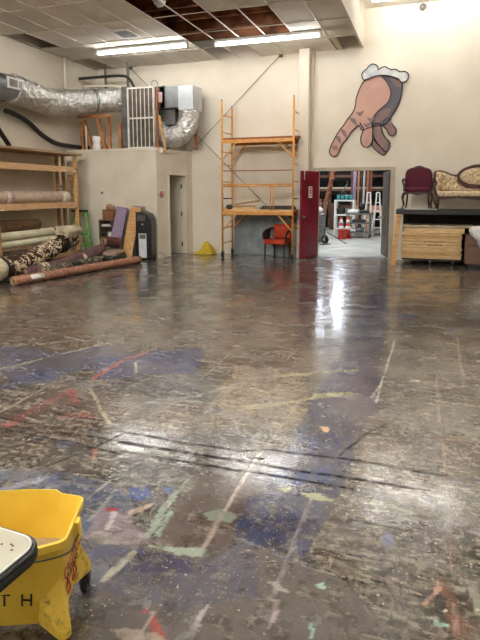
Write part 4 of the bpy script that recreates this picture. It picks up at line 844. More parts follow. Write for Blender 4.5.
pipe('cream_pipe', [(-8.5, 12.45, 4.24), (-7.75, 12.45, 4.22), (-7.4, 12.45, 4.15), (-7.1, 12.45, 4.1)], .028, M['wall'], 'cream pipe running just above the silver duct')
# filter grille panel standing on the storage room edge
t = thing('return_grille', 'tall white double air return grille standing on top of the storage room', 'vent grille', (-6.585, 11.95, NZ + .012))
fr = MB(); W2 = .355
for x in (-W2, W2 - .03): fr.box(x, x + .03, -.03, .03, 0, 1.42)
for z in (0, .69, 1.385): fr.box(-W2, W2, -.03, .03, z, z + .035)
fr.build('frame', M['white'], t, bevel=.004)
MB().box(-W2 + .02, W2 - .02, .0, .02, .02, 1.4).build('filter', mat('filter_grey', (104, 96, 86), (80, 74, 66), rough=.9), t)
lv = MB()
for z0 in (.035, .725):
    for k in range(26): lv.box(-W2 + .03, W2 - .03, -.02, -.012, z0 + .008 + k * .025, z0 + .013 + k * .025)
lv.build('louvre', mat('taupe_louvre', (150, 138, 120), (128, 116, 100), rough=.7), t)
mu = MB()
for k in range(1, 6): mu.box(-W2 + .03 + k * .108 - .006, -W2 + .03 + k * .108 + .008, -.028, -.01, .03, 1.39)
mu.build('mullion', M['white'], t)
MB().tube(smooth_path([(.3, 0, 1.42), (.31, -.01, 1.52), (.38, -.01, 1.55), (.45, 0, 1.5), (.46, 0, 1.42)], 5), .012, 8).build('wire', M['steel'], t)
# leaning sticks by the grille
for i, (a, b, w_, lb) in enumerate((((-6.19, 11.98, NZ + .01), (-6.17, 11.98, 4.0), .045, 'upright brown stud at the right edge of the white return grille'),
                                ((-5.93, 11.90, 2.53), (-6.10, 11.93, 3.35), .04, 'short brown stick leaning beside the return grille'))):
    o = MB().bar(a, b, w_, w_).build('wood_stud', M['pine'] if i else M['plank'], None); tag(o, lb, 'wood stud', 'studs around the ductwork')
# timber posts holding the duct
for i, (a, b, w_, lb) in enumerate((((-8.28, 12.02, NZ), (-8.28, 12.02, 3.30), .09, 'leftmost brown timber post under the silver duct'),
        ((-7.98, 12.0, NZ), (-8.22, 12.0, 3.34), .08, 'slanting brown timber brace under the silver duct'),
        ((-7.62, 11.98, NZ), (-7.80, 11.98, 3.36), .08, 'brown timber leg leaning left of the white canister'),
        ((-7.50, 12.0, NZ), (-7.50, 12.0, 3.40), .07, 'upright orange-brown timber post right of the white canister'),
        ((-7.28, 12.15, NZ), (-7.28, 12.15, 3.25), .08, 'rightmost brown timber post near the return grille'))):
    o = MB().bar(a, b, w_, w_).build('timber_post', M['post'], None); tag(o, lb, 'timber post', 'posts under the duct')
o = MB().bar((-8.35, 11.95, 3.42), (-7.42, 11.95, 3.42), .08, .07).build('timber_beam', M['post']); tag(o, 'brown timber beam carrying the silver duct on posts', 'timber beam')
o = MB().cyl((-8.13, 11.95, NZ), (-8.13, 11.95, 3.2), .022).build('white_pipe', M['white']); tag(o, 'short white vertical pipe below the duct beside the slanting brace', 'pipe')
t = thing('canister', 'white canister with dark handle on the storage room roof under the duct', 'canister', (-7.82, 11.93, NZ + .012))
MB().lathe([(.09, 0), (.11, .02), (.11, .1), (.085, .16), (.11, .22), (.11, .3), (.08, .33)]).build('body', M['whiteplastic'], t)
MB().tube(smooth_path([(-.07, 0, .32), (-.06, 0, .38), (.06, 0, .38), (.07, 0, .32)], 5), .01, 8).build('handle', M['gray'], t)
# air handler behind
t = thing('air_handler', 'grey air handler cabinet with galvanised box behind the return grille', 'air handler', (-5.96, 12.6, 3.57))
MB().box(-.34, -.22, -.22, .3, 0, .55).build('side_panel', M['galv'], t)
MB().box(-.5, -.2, -.22, .32, 0, .54).build('cabinet', mat('dark_grey_cabinet', (96, 96, 98), (80, 80, 82), rough=.4, metal=.4), t, bevel=.01)
MB().box(-.42, -.28, -.226, -.22, .16, .4).build('warning_label', mat('label_pale', (216, 190, 186), (196, 150, 150), rough=.5, scale=20), t)
MB().box(-.19, .16, -.25, .32, .02, .52).build('plenum', M['galv'], t, bevel=.006)
MB().box(.16, .54, -.25, .32, -.05, .52).build('plenum', mat('bright_galvanised', (206, 210, 214), (186, 192, 196), rough=.4, metal=.5, scale=3), t, bevel=.006)
MB().box(-.45, .0, -.1, .25, -.36, 0).build('blower_box', M['gray'], t, bevel=.01)
MB().tube(smooth_path([(.32, 0, -.02), (.33, -.02, -.25), (.26, -.08, -.48), (.06, -.12, -.64), (-.22, -.14, -.66), (-.42, -.14, -.56), (-.5, -.1, -.42)], 12), .25, 26, noise=crinkle(12, .07)).build('flexible_duct', mat('pale_flex_duct', (222, 220, 214), (190, 188, 184), rough=.3, metal=.6, bump=1., bscale=11, bdist=.08), t)
for x in (-.35, .45): MB().box(x - .03, x + .03, .1, .16, -.97, -.05).build('support_leg', M['plank'], t)
# dark crate under duct between posts & grille
o = MB().box(-7.2, -6.95, 12.1, 12.7, NZ, 4.1).build('duct_plenum', M['gray'], bevel=.01); tag(o, 'dark grey plenum box where the silver duct ends beside the grille', 'plenum')
o = MB().box(-6.93, -6.9, 11.9, 12.0, NZ, 3.6).build('batten', M['white']); tag(o, 'thin white upright batten at the left edge of the grille', 'batten')

# ---------------- shelving along left wall
t = thing('shelving_unit', 'built-in pine shelving along the left wall holding rolled carpets', 'shelving', (-8.2, 8.0, 0))
def sb(name, x0, x1, y0, y1, z0, z1, m='pineY', par=t): return MB().box(x0 + 8.2, x1 + 8.2, y0 - 8, y1 - 8, z0, z1).build(name, M[m], par, bevel=.004)
for y in (5.2, 8.15, 11.15): sb('upright', -7.99, -7.90, y, y + .045, 0, 2.42, 'pine')
sb('upright', -8.5, -8.41, 11.15, 11.195, 0, 2.42, 'pine'); sb('upright', -8.3, -8.24, 11.12, 11.19, 0, 2.42, 'oldwood')
sb('shelf_top', -8.59, -7.86, 5.2, 11.35, 2.43, 2.48, 'oldwood')
for z in (2.05, 1.235, .12): sb('shelf_board', -8.59, -7.95, 5.2, 11.2, z + .05, z + .075, 'pineY'); sb('shelf_front', -7.94, -7.90, 5.2, 11.19, z - .02, z + .11, 'pineY')
sb('back_panel', -8.59, -8.575, 5.2, 11.2, .1, 2.4, 'wall2')
for z in (1.7, 1.5): sb('end_shelf', -8.5, -7.98, 11.2, 11.3, z, z + .03, 'oldwood')
o = MB().bar((-8.15, 11.05, 1.30), (-8.02, 11.1, 1.98), .05, .22, (0, 1, 0)).build('leaning_board', M['oldwood']); tag(o, 'dark brown short board leaning at the right end of the middle shelf', 'board')
def carpet(name, pts, r, m, lb, group, n=20, amp=.03, seed=1, parts=True, inner=None, sag=1.):
    c = pts[0]; P = smooth_path(pts, 8); t = thing(name, lb, 'rolled rug', c, 0, group)
    MB().tube(rel(P, c), r, n, noise=crinkle(seed, amp), flat=sag).build('pile', m, t)
    # spiral end
    d = (Vector(pts[-1]) - Vector(pts[-2])).normalized(); d0 = (Vector(pts[0]) - Vector(pts[1])).normalized()
    for e, dd_ in ((Vector(pts[-1]), d), (Vector(pts[0]), d0)):
        u = dd_.cross(Vector((0, 0, 1))).normalized(); v = u.cross(dd_)
        sp = [e - Vector(c) + dd_ * .006 + (u * math.cos(a) + v * math.sin(a) * sag) * (r * .9 * (1 - a / 26)) for a in [k * .4 for k in range(50)]]
        MB().tube(sp, r * .06 + .002, 6).build('rolled_edge', inner or M['oldwood'], t)
    return t
beigeR = mat('pale_pinkish_carpet', (196, 176, 156), (176, 156, 138), rough=.95, scale=8, bump=.4)
t = carpet('rolled_carpet', [(-8.12, 6.0, 1.468), (-8.12, 8.5, 1.468), (-8.12, 11.0, 1.468)], .135, beigeR, 'pale pinkish rolled carpet lying on the middle shelf', 'rolled carpets on the shelves')
MB().tube([(0, 2.98, 0), (0, 3.16, 0)], .139, 20).build('tape_band', mat('printed_tape', (226, 214, 208), (190, 130, 130), rough=.5, scale=24), t)
MB().tube([(0, 4.75, 0), (0, 5.01, 0)], .141, 20).build('tape_band', M['wall2'], t)
brownR = mat('brown_carpet', (112, 84, 50), (76, 56, 36), rough=.95, scale=14, bump=.6)
carpet('rolled_carpet', [(-8.25, 6.0, .90), (-8.2, 8.0, .90), (-8.12, 9.95, .88)], .125, brownR, 'dark brown speckled carpet roll lying on the white rolls of the lower shelf', 'rolled carpets on the shelves', seed=3)
creamR = mat('cream_vinyl', (228, 222, 194), (206, 198, 166), rough=.6, scale=4, bump=.2)
t = carpet('rolled_vinyl', [(-8.05, 8.62, .69), (-8.05, 9.8, .70), (-8.06, 11.05, .72)], .085, creamR, 'upper of two cream white rolls on the lower shelf, with a dark tie', 'rolled carpets on the shelves', seed=5)
MB().tube([(0, 1.75, .018), (0, 1.79, .018)], .095, 16).build('tie', M['black'], t)
carpet('rolled_vinyl', [(-7.99, 8.60, .52), (-7.99, 9.8, .535), (-8.02, 11.05, .56)], .07, creamR, 'lower of two cream white rolls on the lower shelf', 'rolled carpets on the shelves', seed=6)
for i, (z, x, y0, y1, h, m_, lb) in enumerate(((.40, -8.07, 8.65, 10.5, .065, 'oldwood', 'brown board directly under the cream rolls on the lower shelf'),
        (.205, -8.06, 8.6, 10.3, .05, 'pineY', 'bottom pale plank in the stack on the lower shelf'))):
    o = MB().box(x - .12, x + .12, y0, y1, z, z + h).build('plank', M[m_], bevel=.004); tag(o, lb, 'plank', 'planks on the lower shelf')
carpet('rolled_carpet', [(-8.0, 8.7, .328), (-8.0, 9.5, .328), (-8.02, 10.4, .328)], .068, mat('taupe_carpet', (98, 80, 66), (76, 62, 52), rough=.9, scale=9), 'taupe carpet roll between two planks on the lower shelf', 'rolled carpets on the shelves', seed=7)
o = MB().box(-7.84, -7.81, 7.9, 8.53, 0, .92).build('cardboard_sheet', mat('cardboard', (178, 138, 94), (158, 120, 80), rough=.85)); tag(o, 'tan cardboard sheet leaning on the shelf front at far left', 'cardboard')
o = MB().box(-7.79, -7.6, 7.7, 8.56, .0, .22).build('black_case', M['black'], bevel=.02); tag(o, 'low black case on the floor at far left below the cardboard', 'case')

# ---------------- rugs on the floor
floral = vor_mat('floral_rug', (60, 40, 32), (220, 206, 180), (160, 130, 90), 3.6, .27, stretch=(1, .8, 1))
creamf = mat('cream_fringe', (224, 212, 184), (190, 176, 146), rough=.95, scale=22, bump=.8)
t = carpet('patterned_rug', [(-6.98, 7.55, .27), (-7.1, 8.3, .28), (-7.3, 9.1, .37), (-7.45, 9.8, .50), (-7.5, 10.3, .56)], .20, floral, 'large rolled rug with brown and cream floral pattern lying on top of the rug pile', 'rolled rugs on the floor', seed=11, amp=.05, inner=creamf, sag=.9)
MB().tube(smooth_path([(.02, -.34, -.03), (.0, -.05, 0)], 4), .205, 20, noise=crinkle(13, .06)).build('fringe_end', creamf, t)
MB().tube([(0, -.008, .0), (-.003, .012, .0)], .208, 20).build('tie', M['black'], t)
MB().tube([(-.40, 2.2, .215), (-.41, 2.22, .222)], .208, 20).build('tie', M['black'], t)
# cream rolled corner sitting on it
sp = [(math.cos(a) * (.17 - .005 * a), math.sin(a) * (.17 - .005 * a) * .9) for a in [k * .35 for k in range(60)]]
b = MB()
for k in range(len(sp) - 1):
    (x0, z0), (x1, z1) = sp[k], sp[k + 1]
    b.add([(x0, 0, z0), (x1, 0, z1), (x1, .62, z1), (x0, .62, z0)], [(0, 1, 2, 3)], True)
o = b.build('cream_rug', creamf); o.location = (-7.33, 9.75, .72); o.rotation_euler = (0, 0, .16); sd = o.modifiers.new('s', 'SOLIDIFY'); sd.thickness = .018
tag(o, 'loosely rolled cream rug with visible spiral end on top of the floral rug', 'rolled rug', 'rolled rugs on the floor')
plum = mat('plum_rug', (112, 84, 82), (84, 60, 60), rough=.95, scale=12, bump=.5)
t = carpet('plum_rug', [(-6.88, 8.0, .12), (-6.95, 8.9, .125), (-7.02, 9.9, .18), (-7.02, 10.75, .30)], .115, plum, 'dark plum rolled rug lying in front of the floral rug', 'rolled rugs on the floor', seed=15, amp=.06)
for y in (.5, .62, 1.9): MB().tube([(-.02 - y * .035, y, .0 + y * .02), (-.02 - y * .035, y + .05, .0 + y * .02)], .121, 16).build('pale_tie', creamf, t)
carpet('maroon_rug', [(-7.0, 10.80, .46), (-6.95, 11.0, .44), (-6.85, 11.2, .40)], .12, mat('maroon_rug', (98, 52, 44), (66, 40, 36), rough=.9, scale=16), 'small maroon rolled rug at the right end of the rug pile', 'rolled rugs on the floor', seed=16, amp=.08)
green = vor_mat('green_rug', (28, 42, 34), (180, 168, 140), (110, 60, 56), 7, .25, stretch=(1, 1, 1))
carpet('green_rug', [(-6.72, 8.3, .105), (-6.76, 9.3, .105), (-6.80, 10.4, .105)], .10, green, 'dark green patterned rolled rug behind the long thin roll', 'rolled rugs on the floor', seed=17, amp=.06)
o = MB().box(-.30, .30, -.3, .3, 0, .09).build('folded_rug', vor_mat('pale_rug', (150, 120, 106), (196, 186, 164), (100, 56, 60), 8, .3), bevel=.03); o.location = (-6.98, 10.93, .17); o.rotation_euler = (.04, .1, .2)
tag(o, 'folded pale patterned rug near the leaning boards', 'folded rug')
o = MB().box(-.3, .32, -.26, .32, 0, .16).build('folded_rug', vor_mat('dark_green_rug', (34, 44, 36), (120, 130, 110), (60, 50, 44), 8, .3), bevel=.03); o.location = (-7.0, 10.93, 0)
tag(o, 'dark green folded rug beneath the pale patterned one', 'folded rug')
rust = vor_mat('rust_roll', (146, 96, 76), (178, 140, 116), (116, 66, 54), 7, .3, rough=.6, warp=.3)
t = carpet('long_carpet_roll', [(-6.60, 7.42, .085), (-6.35, 9.1, .085), (-6.10, 10.82, .085)], .082, rust, 'long thin rust brown carpet roll lying along the front of the rug pile', 'rolled rugs on the floor', seed=18, amp=.02)
pl2 = MB(); vs = []
for yy in (.30, .60):
    for k in range(9): a = -.1 + k * .13; vs.append((yy * .149 + .0845 * math.cos(a), yy, .0845 * math.sin(a)))
pl2.add(vs, [(k, k + 1, k + 10, k + 9) for k in range(8)], True)
plo = pl2.build('paper_label', M['white'], t); sd = plo.modifiers.new('s', 'SOLIDIFY'); sd.thickness = .002
MB().tube([(-.002, -.004, 0), (.0, .004, 0)], .05, 16).build('core', M['dark'], t)

# ---------------- green step ladder
lime = mat('lime_green_paint', (92, 176, 52), (74, 150, 42), rough=.4)
t = thing('step_stool', 'lime green folding step ladder with black top behind the rugs', 'step ladder', (-8.0, 11.5, 0))
for y, s in ((-.28, 1),):
    for x in (-.20, .16): pass
for x0, x1 in ((-.24, -.34), (.06, .40)):
    MB().bar((x0 + .04, -.05, 1.1), (x1, -.32, 0), .035, .025).build('front_leg', lime, t)
for x0, x1 in ((-.16, -.06), (.04, .14)):
    MB().bar((x0, .0, 1.1), (x1, .20, 0), .022, .022).build('rear_leg', lime, t)
tp = MB().box(-.26, .09, -.12, .08, 1.1, 1.15).build('top_tread', M['black'], t, bevel=.012)
for z in (.30, .56):
    k = (1.1 - z) / 1.1; MB().box(-.22 - .06 * k, .12 + .22 * k, -.10 - .24 * k, .03 - .24 * k, z, z + .03).build('tread', lime, t, bevel=.006)

# ---------------- wall-mounted box and things by the nook wall
o = MB().box(-7.58, -7.52, 11.74, 11.768, .25, 1.60).build('wall_batten', M['wall']); tag(o, 'narrow cream batten on the storage room wall left of the box shelf', 'batten')
t = thing('thermostat', 'small white thermostat on the storage room wall above the ladder', 'thermostat', (-7.60, 11.765, 1.56)); MB().box(-.05, .05, -.025, 0, -.05, .05).build('case', M['white'], t, bevel=.005); MB().box(-.03, .03, -.03, -.025, -.02, .03).build('screen', M['gray'], t)
t = thing('metal_cubby', 'open grey metal cubby mounted on the storage room wall', 'cubby box', (-7.35, 11.60, .42))
cb = MB(); cb.box(-.19, .19, .14, .155, 0, .5); cb.box(-.19, -.17, -.15, .155, 0, .5); cb.box(.17, .19, -.15, .155, 0, .5); cb.box(-.19, .19, -.15, .155, 0, .02); cb.box(-.19, .19, -.15, .155, .48, .5); cb.box(-.19, .19, -.15, .155, .32, .335)
cb.build('shell', M['oldwood'] if False else mat('taupe_metal', (120, 108, 92), (92, 82, 70), rough=.5), t)
for i, (x, y, z, sx, sz, m_, lb) in enumerate(((-.08, 0, .02, .07, .14, 'black', 'small black box at the bottom left of the metal cubby'), (.06, .0, .02, .05, .18, 'white', 'small white carton at the bottom right of the metal cubby'), (-.02, -.02, .336, .12, .05, 'white', 'flat white packet on the upper level of the metal cubby'), (.08, .02, .336, .05, .1, 'black', 'black tin on the upper right of the metal cubby'))):
    o = MB().box(-sx, sx, -.08, .08, 0, sz).build('small_box', M[m_], bevel=.006); o.location = (-7.35 + x, 11.60 + y, .42 + z + .001); tag(o, lb, 'small box')
cbm = mat('brown_carton', (148, 100, 66), (120, 80, 52), rough=.85)
t = thing('cardboard_box', 'small brown cardboard box with open flaps on top of the metal cubby', 'cardboard box', (-7.30, 11.60, .921), .1)
MB().box(-.15, .15, -.12, .12, 0, .2).build('carton', cbm, t, bevel=.004)
for s, y in ((1, -.12), (-1, .12)): MB().bar((-.14, y, .2), (.14, y, .2), .004, .1, (0, .7 * -s, 1)).build('flap', cbm, t)
o = MB().sphere((0, 0, 0), .1, 12, (1.2, .8, .8)).build('paper_bag', M['oldwood']); o.location = (-7.30, 11.6, 1.215); tag(o, 'crumpled brown bag in the top of the small cardboard box', 'bag')
# leaning boards
lav = vor_mat('lavender_panel', (148, 130, 156), (172, 156, 176), (120, 104, 132), 7, .3, rough=.7, stretch=(2, 1, .6))
def lean(name, xb_, yb_, xt, yt, h, w_, th, m, lb, cat='board'):
    o = MB().box(-w_ / 2, w_ / 2, -th / 2, th / 2, 0, h).build(name, m, bevel=.004)
    a = Vector((xb_, yb_, 0)); b_ = Vector((xt, yt, h)); d_ = (b_ - a).normalized(); x = Vector((1, 0, 0)); x = (x - d_ * x.dot(d_)).normalized(); y = d_.cross(x)
    Mx = Matrix((x, y, d_)).transposed().to_4x4(); Mx.translation = a + Vector((0, 0, .035)); o.matrix_world = Mx
    return tag(o, lb, cat, 'boards leaning on the storage room')
grayb = mat('grey_board', (150, 146, 142), (128, 124, 120), rough=.7)
darkb = mat('dark_board', (70, 62, 60), (54, 48, 46), rough=.8)
lean('dark_board', -6.88, 11.52, -6.70, 11.68, 1.2, .14, .05, darkb, 'narrow dark board leaning right of the lavender panel')
lean('lavender_board', -7.10, 11.32, -6.93, 11.58, 1.22, .28, .07, lav, 'lavender patterned panel leaning left of the pine board')
lean('grey_board', -6.66, 11.60, -6.56, 11.70, 1.22, .30, .03, grayb, 'pale grey board leaning behind the pine board')
lean('dark_board', -6.47, 11.705, -6.42, 11.735, 1.1, .12, .04, darkb, 'narrow dark board leaning behind the black air conditioner')
p = lean('pine_board', -6.72, 11.32, -6.56, 11.56, 1.22, .27, .05, M['pine'], 'yellow knotty pine board leaning beside the black air conditioner')
kn = MB()
for x, z in ((.02, 1.1), (-.03, .72), (.05, .70), (.02, .45), (.06, .43), (-.06, .06), (.03, .05)): kn.prism([(x + .014 * math.cos(a), z + .02 * math.sin(a)) for a in [k * PI / 4 for k in range(8)]], lambda a, b, c: (a, c, b), -.027, -.024)
kn.build('knot', M['oldwood'], p)
# portable air conditioner
acu = t = thing('portable_air_conditioner', 'black portable air conditioner with white label standing by the storage room corner', 'air conditioner', (-6.27, 11.5, 0), .12)
gl = mat('glossy_black', (20, 21, 24), (28, 29, 33), rough=.25)
prof = [(-.19, .05), (.19, .05), (.19, .95), (.165, 1.04), (.10, 1.09), (-.19, 1.09)]
MB().prism([(-.22, .05), (.17, .05), (.18, .8), (.16, .98), (.10, 1.08), (-.02, 1.12), (-.2, 1.12)], lambda a, b, c: (a, c, b), -.18, .18).build('body', gl, t, bevel=.02)
v = MB()
for k in range(6): v.box(-.16, .04, -.19, -.178, .92 + k * .022, .932 + k * .022)
v.build('vent_slat', M['gray'], t)
MB().box(-.13, .06, -.186, -.178, .06, .62).build('paper_label', mat('label_white', (222, 226, 230), (206, 210, 214), rough=.6), t)
MB().box(-.11, .04, -.189, -.186, .5, .6).build('label_print', M['gray'], t)
MB().box(-.05, -.01, -.184, -.178, .82, .85).build('indicator', M['white'], t)
for x in (-.15, .13):
    for y in (-.13, .13): MB().cyl((x - .015, y, .026), (x + .015, y, .026), .025, 12).build('caster', M['black'], t)
MB().tube(smooth_path([(.19, .06, .1), (.27, .08, .16), (.33, .2, .1), (.33, .38, .012), (.42, .62, .012), (.6, .85, .012)], 8), .006, 6).build('power_cord', M['gray'], acu)
# no-entry style round sign on nook side wall
sgn = thing('wall_sign', 'small white square sign with a red round symbol left of the storage room door', 'sign', nk(.17, .0, 1.52), math.atan2(nd.y, nd.x))
MB().box(-.10, .10, -.006, -.001, -.13, .13).build('sign_plate', M['white'], sgn)
ring = MB(); ring.tube([(math.cos(a) * .07, -.008, math.sin(a) * .07) for a in [k * PI / 12 for k in range(24)]], .011, 6, closed=True); ring.bar((-.05, -.008, .05), (.05, -.008, -.05), .006, .014); ring.box(-.03, .02, -.009, -.006, -.035, .035)
ring.build('symbol', redm, sgn)

# ---------------- raised work table at right
t = thing('work_table', 'high black topped table on pine legs at right holding antique seats', 'table', (.9, 12.72, 0))
MB().box(-1.58, 1.6, -.48, .45, 1.10, 1.20).build('tabletop', mat('black_painted_top', (24, 24, 24), (34, 34, 33), rough=.5), t, bevel=.008)
MB().bar((-1.52, -.42, 1.10), (-1.60, -.44, .0), .095, .09, (0, 1, 0)).build('leg', M['pine'], t)
MB().bar((1.5, -.42, 1.10), (1.56, -.44, .0), .095, .09, (0, 1, 0)).build('leg', M['pine'], t)
MB().bar((-1.36, .395, 1.10), (-1.36, .395, 0), .08, .08).build('leg', M['pine'], t); MB().bar((1.5, .4, 1.10), (1.5, .4, 0), .09, .09).build('leg', M['pine'], t)
MB().box(-1.46, 1.5, .30, .34, .04, 1.09).build('black_back_panel', mat('black_panel', (30, 30, 29), (44, 43, 40), rough=.95), t)  # plain black panel added across the back under the tabletop
o = MB().box(-.5, .15, 12.3, 12.55, 1.203, 1.215).build('paper_sheet', M['white']); tag(o, 'strip of white paper on the table edge under the burgundy armchair', 'paper')
# crate + boards on dolly
t = thing('furniture_dolly', 'low black dolly on casters under the stack of pine boards', 'dolly', (.06, 12.75, 0))
MB().box(-.58, .58, -.28, .28, .105, .135).build('deck', M['black'], t)
for x in (-.42, .0, .12, .46):
    if x == .12: continue
    for y in (-.22, .22):
        c = MB().cyl((x - .015, y, .042), (x + .015, y, .042), .042, 14).build('caster_wheel', M['black'], t); MB().box(x - .025, x + .025, y - .012, y + .012, .05, .105).build('caster_fork', M['steel'], c)
layers = [(.137, .075, -.61, .62), (.214, .05, -.58, .63), (.266, .055, -.60, .60), (.323, .05, -.59, .63), (.375, .2, -.60, .61), (.577, .06, -.58, .62), (.639, .05, -.61, .61), (.691, .12, -.58, .66), (.813, .055, -.60, .83)]
labs = ['bottom pine board of the stack on the dolly', 'second pine board from the bottom of the stack on the dolly', 'third pine board from the bottom of the stack on the dolly', 'fourth pine board from the bottom, just under the crate with dashes', 'deep pine crate in the middle of the stack with rows of dark slots', 'thin pine board resting directly on the slotted crate', 'pine board second above the slotted crate', 'thick pine board just below the top plank of the stack', 'greyish top plank overhanging the stack of pine boards to the right']
pm = [M['pineX'], mat('pine_b', (226, 190, 134), (196, 154, 100), rough=.7, stretch=(1, 8, 10)), M['pineX'], mat('pine_c', (246, 216, 168), (214, 176, 124), rough=.7, stretch=(1, 8, 10))]
for i, (z, h, x0, x1) in enumerate(layers):
    b = MB(); nst = max(1, round(h / .05))
    o = b.box(x0, x1, -.25 - (0, .035, .012, .04, .02, .0, .038, .01, .05)[i], .27, 0, h - .004).build('pine_crate' if i == 4 else 'pine_board', pm[i % 4] if i < 8 else mat('grey_plank', (208, 190, 162), (180, 160, 132), rough=.8), bevel=.006)
    o.location = (.06, 12.75, z); tag(o, labs[i], 'crate' if i == 4 else 'board', None if i == 4 else 'pine boards stacked on the dolly')
    if i == 4:
        sl_ = MB()
        for k in range(8): sl_.box(-.14 + k * .055, -.105 + k * .055, -.276, -.269, .12 + .005 * (k % 2), .142)
        for k in range(5): sl_.box(-.06 + k * .06, -.02 + k * .06, -.276, -.269, .05, .068)
        sl_.build('slot', M['dark'], o)
        for q in (.066, .133): MB().box(x0 + .001, x1 - .001, -.274, -.269, q, q + .006).build('groove', M['dark'], o)
# cardboard box on black skid, white bag
t = thing('cardboard_box', 'large dull brown cardboard box right of the board stack under the table', 'cardboard box', (1.18, 12.42, .09))
ob = mat('dull_cardboard', (126, 100, 82), (104, 82, 66), rough=.85, scale=2)
MB().box(-.44, .5, -.26, .26, 0, .60).build('carton', ob, t, bevel=.006); MB().box(-.44, .5, -.266, -.26, .36, .42).build('packing_tape', mat('brown_tape', (104, 74, 58), rough=.35), t)
o = MB().box(.80, 1.62, 12.22, 12.62, 0, .088).build('black_pallet', M['black'], bevel=.01); tag(o, 'low black skid under the large brown cardboard box', 'pallet')
bg = MB().tube(smooth_path([(0, 0, 0), (.10, -.02, .04), (.22, -.06, -.03), (.30, -.07, -.2), (.40, -.05, -.36), (.46, 0, -.42)], 6), [.03, .06, .09, .105, .115, .12, .13, .135, .14, .14, .14, .14, .14, .14, .13, .13, .13, .12, .12, .12, .12, .11, .11, .1, .1, .08, .07, .06, .05, .04, .03][:31], 16, noise=crinkle(22, .12)).build('plastic_bag', M['whiteplastic'])
bg.location = (.80, 12.12, .72); tag(bg, 'white plastic bag slumped over the brown cardboard box', 'plastic bag')

# ---------------- burgundy armchair on table
TZ = 1.20
burg = vor_mat('burgundy_fabric', (78, 30, 42), (92, 40, 50), (66, 24, 36), 26, .3, rough=.85)
mahog = mat('mahogany', (62, 30, 24), (42, 20, 18), rough=.3)
t = thing('armchair', 'burgundy upholstered armchair with carved dark wood frame standing on the high table', 'chair', (-.26, 12.68, TZ + .001))
MB().box(-.27, .27, -.27, .22, .36, .47).build('seat', burg, t, bevel=.045)
bp_ = resample([(-.25, .46), (-.27, .62), (-.255, .80), (-.18, .87), (0, .905), (.18, .87), (.255, .80), (.27, .62), (.25, .46), (0, .45)], 4)
BF = lambda a, b, c: (a, .19 + (b - .45) * .2 - c, b)
bo = MB().prism(bp_, BF, 0, .07).build('backrest', burg, t, bevel=.02)
MB().tube([BF(a, b, .035) for a, b in bp_], .02, 8, closed=True).build('back_frame', mahog, t)
MB().tube(smooth_path([BF(-.09, .905, .03), BF(0, .93, .03), BF(.09, .905, .03)], 5), .018, 8).build('crest', mahog, t)
MB().prism([(-.29, .30), (-.15, .33), (0, .30), (.15, .33), (.29, .30), (.29, .37), (-.29, .37)], lambda a, b, c: (a, c, b), -.285, -.25).build('apron', mahog, t)
for s in (-1, 1):
    MB().box(s * .275 - .015, s * .275 + .015, -.27, .22, .30, .37).build('side_rail', mahog, t)
    MB().tube(smooth_path([(s * .28, -.26, .34), (s * .30, -.29, .24), (s * .275, -.27, .10), (s * .31, -.31, .012)], 6), [.03] * 7 + [.022] * 6 + [.016] * 6, 8).build('leg', mahog, t)
    MB().tube(smooth_path([(s * .22, .22, .34), (s * .23, .24, .18), (s * .25, .28, .01)], 6), .02, 8).build('leg', mahog, t)
    am = MB().tube(smooth_path([(s * .27, .24, .62), (s * .31, .1, .63), (s * .31, -.1, .62), (s * .325, -.2, .60)], 6), .02, 8).build('armrest', mahog, t)
    MB().tube(smooth_path([(s * .32, -.19, .6), (s * .29, -.12, .5), (s * .285, -.13, .38)], 6), .018, 8).build('arm_support', mahog, am)
    MB().tube([(s * .31, .06, .645), (s * .31, -.09, .64)], .026, 8).build('arm_pad', burg, am)

# ---------------- victorian sofa
crm = mat('cream_brocade', (222, 204, 172), (180, 154, 120), rough=.8, scale=26, lo=.42, hi=.6, bump=.3)
maho2 = mat('carved_walnut', (78, 46, 40), (52, 30, 28), rough=.35)
t = thing('antique_sofa', 'cream tufted Victorian sofa with carved dark frame and oval back medallion on the high table', 'sofa', (.94, 12.72, TZ + .001))
tl = [(-.86, .80), (-.80, .815), (-.68, .795), (-.55, .74), (-.44, .715), (-.36, .745), (-.25, .85), (-.12, .915), (0, .93)]
top = tl + [(-x, z) for x, z in tl[::-1][1:]]
P = smooth_path([(x, .24, z) for x, z in top], 5)
MB().tube(P, .026, 8).build('back_rail', maho2, t)
def topz(x):
    for a, b in zip(P, P[1:]):
        if a.x <= x <= b.x: return a.z + (b.z - a.z) * (x - a.x) / max(1e-6, b.x - a.x)
    return .75
def yb(x): return .22 - (.18 * max(0, (abs(x) - .45) / .4) ** 2)
def tuft(name, x0, x1, zf0, zf1, oy, mask=None, nx=90, nz=44, kx=12, kz=12, amp=.028):
    b = MB(); vs = []; 
    for i in range(nx + 1):
        for k in range(nz + 1):
            x = x0 + (x1 - x0) * i / nx; za = zf0(x); zb = zf1(x); z = za + (zb - za) * k / nz
            q = abs(math.sin(PI * (x * kx / 2 + z * kz / 2)) * math.sin(PI * (x * kx / 2 - z * kz / 2))) ** .5
            e = min(1, 8 * min(k, nz - k) / nz) * min(1, 10 * min(i, nx - i) / nx)
            vs.append((x, yb(x) - oy - amp * 2 * q * e - .02 * e, z))
    w = nz + 1; b.add(vs, [(i * w + k, (i + 1) * w + k, (i + 1) * w + k + 1, i * w + k + 1) for i in range(nx) for k in range(nz)], True)
    o = b.build(name, crm, t); sd = o.modifiers.new('s', 'SOLIDIFY'); sd.thickness = .02; sd.offset = 1; return o
zcut = lambda x: max(.40, .0 + topz(x) - .02)
def medl(x):   # lower boundary of wings follows medallion
    return .40
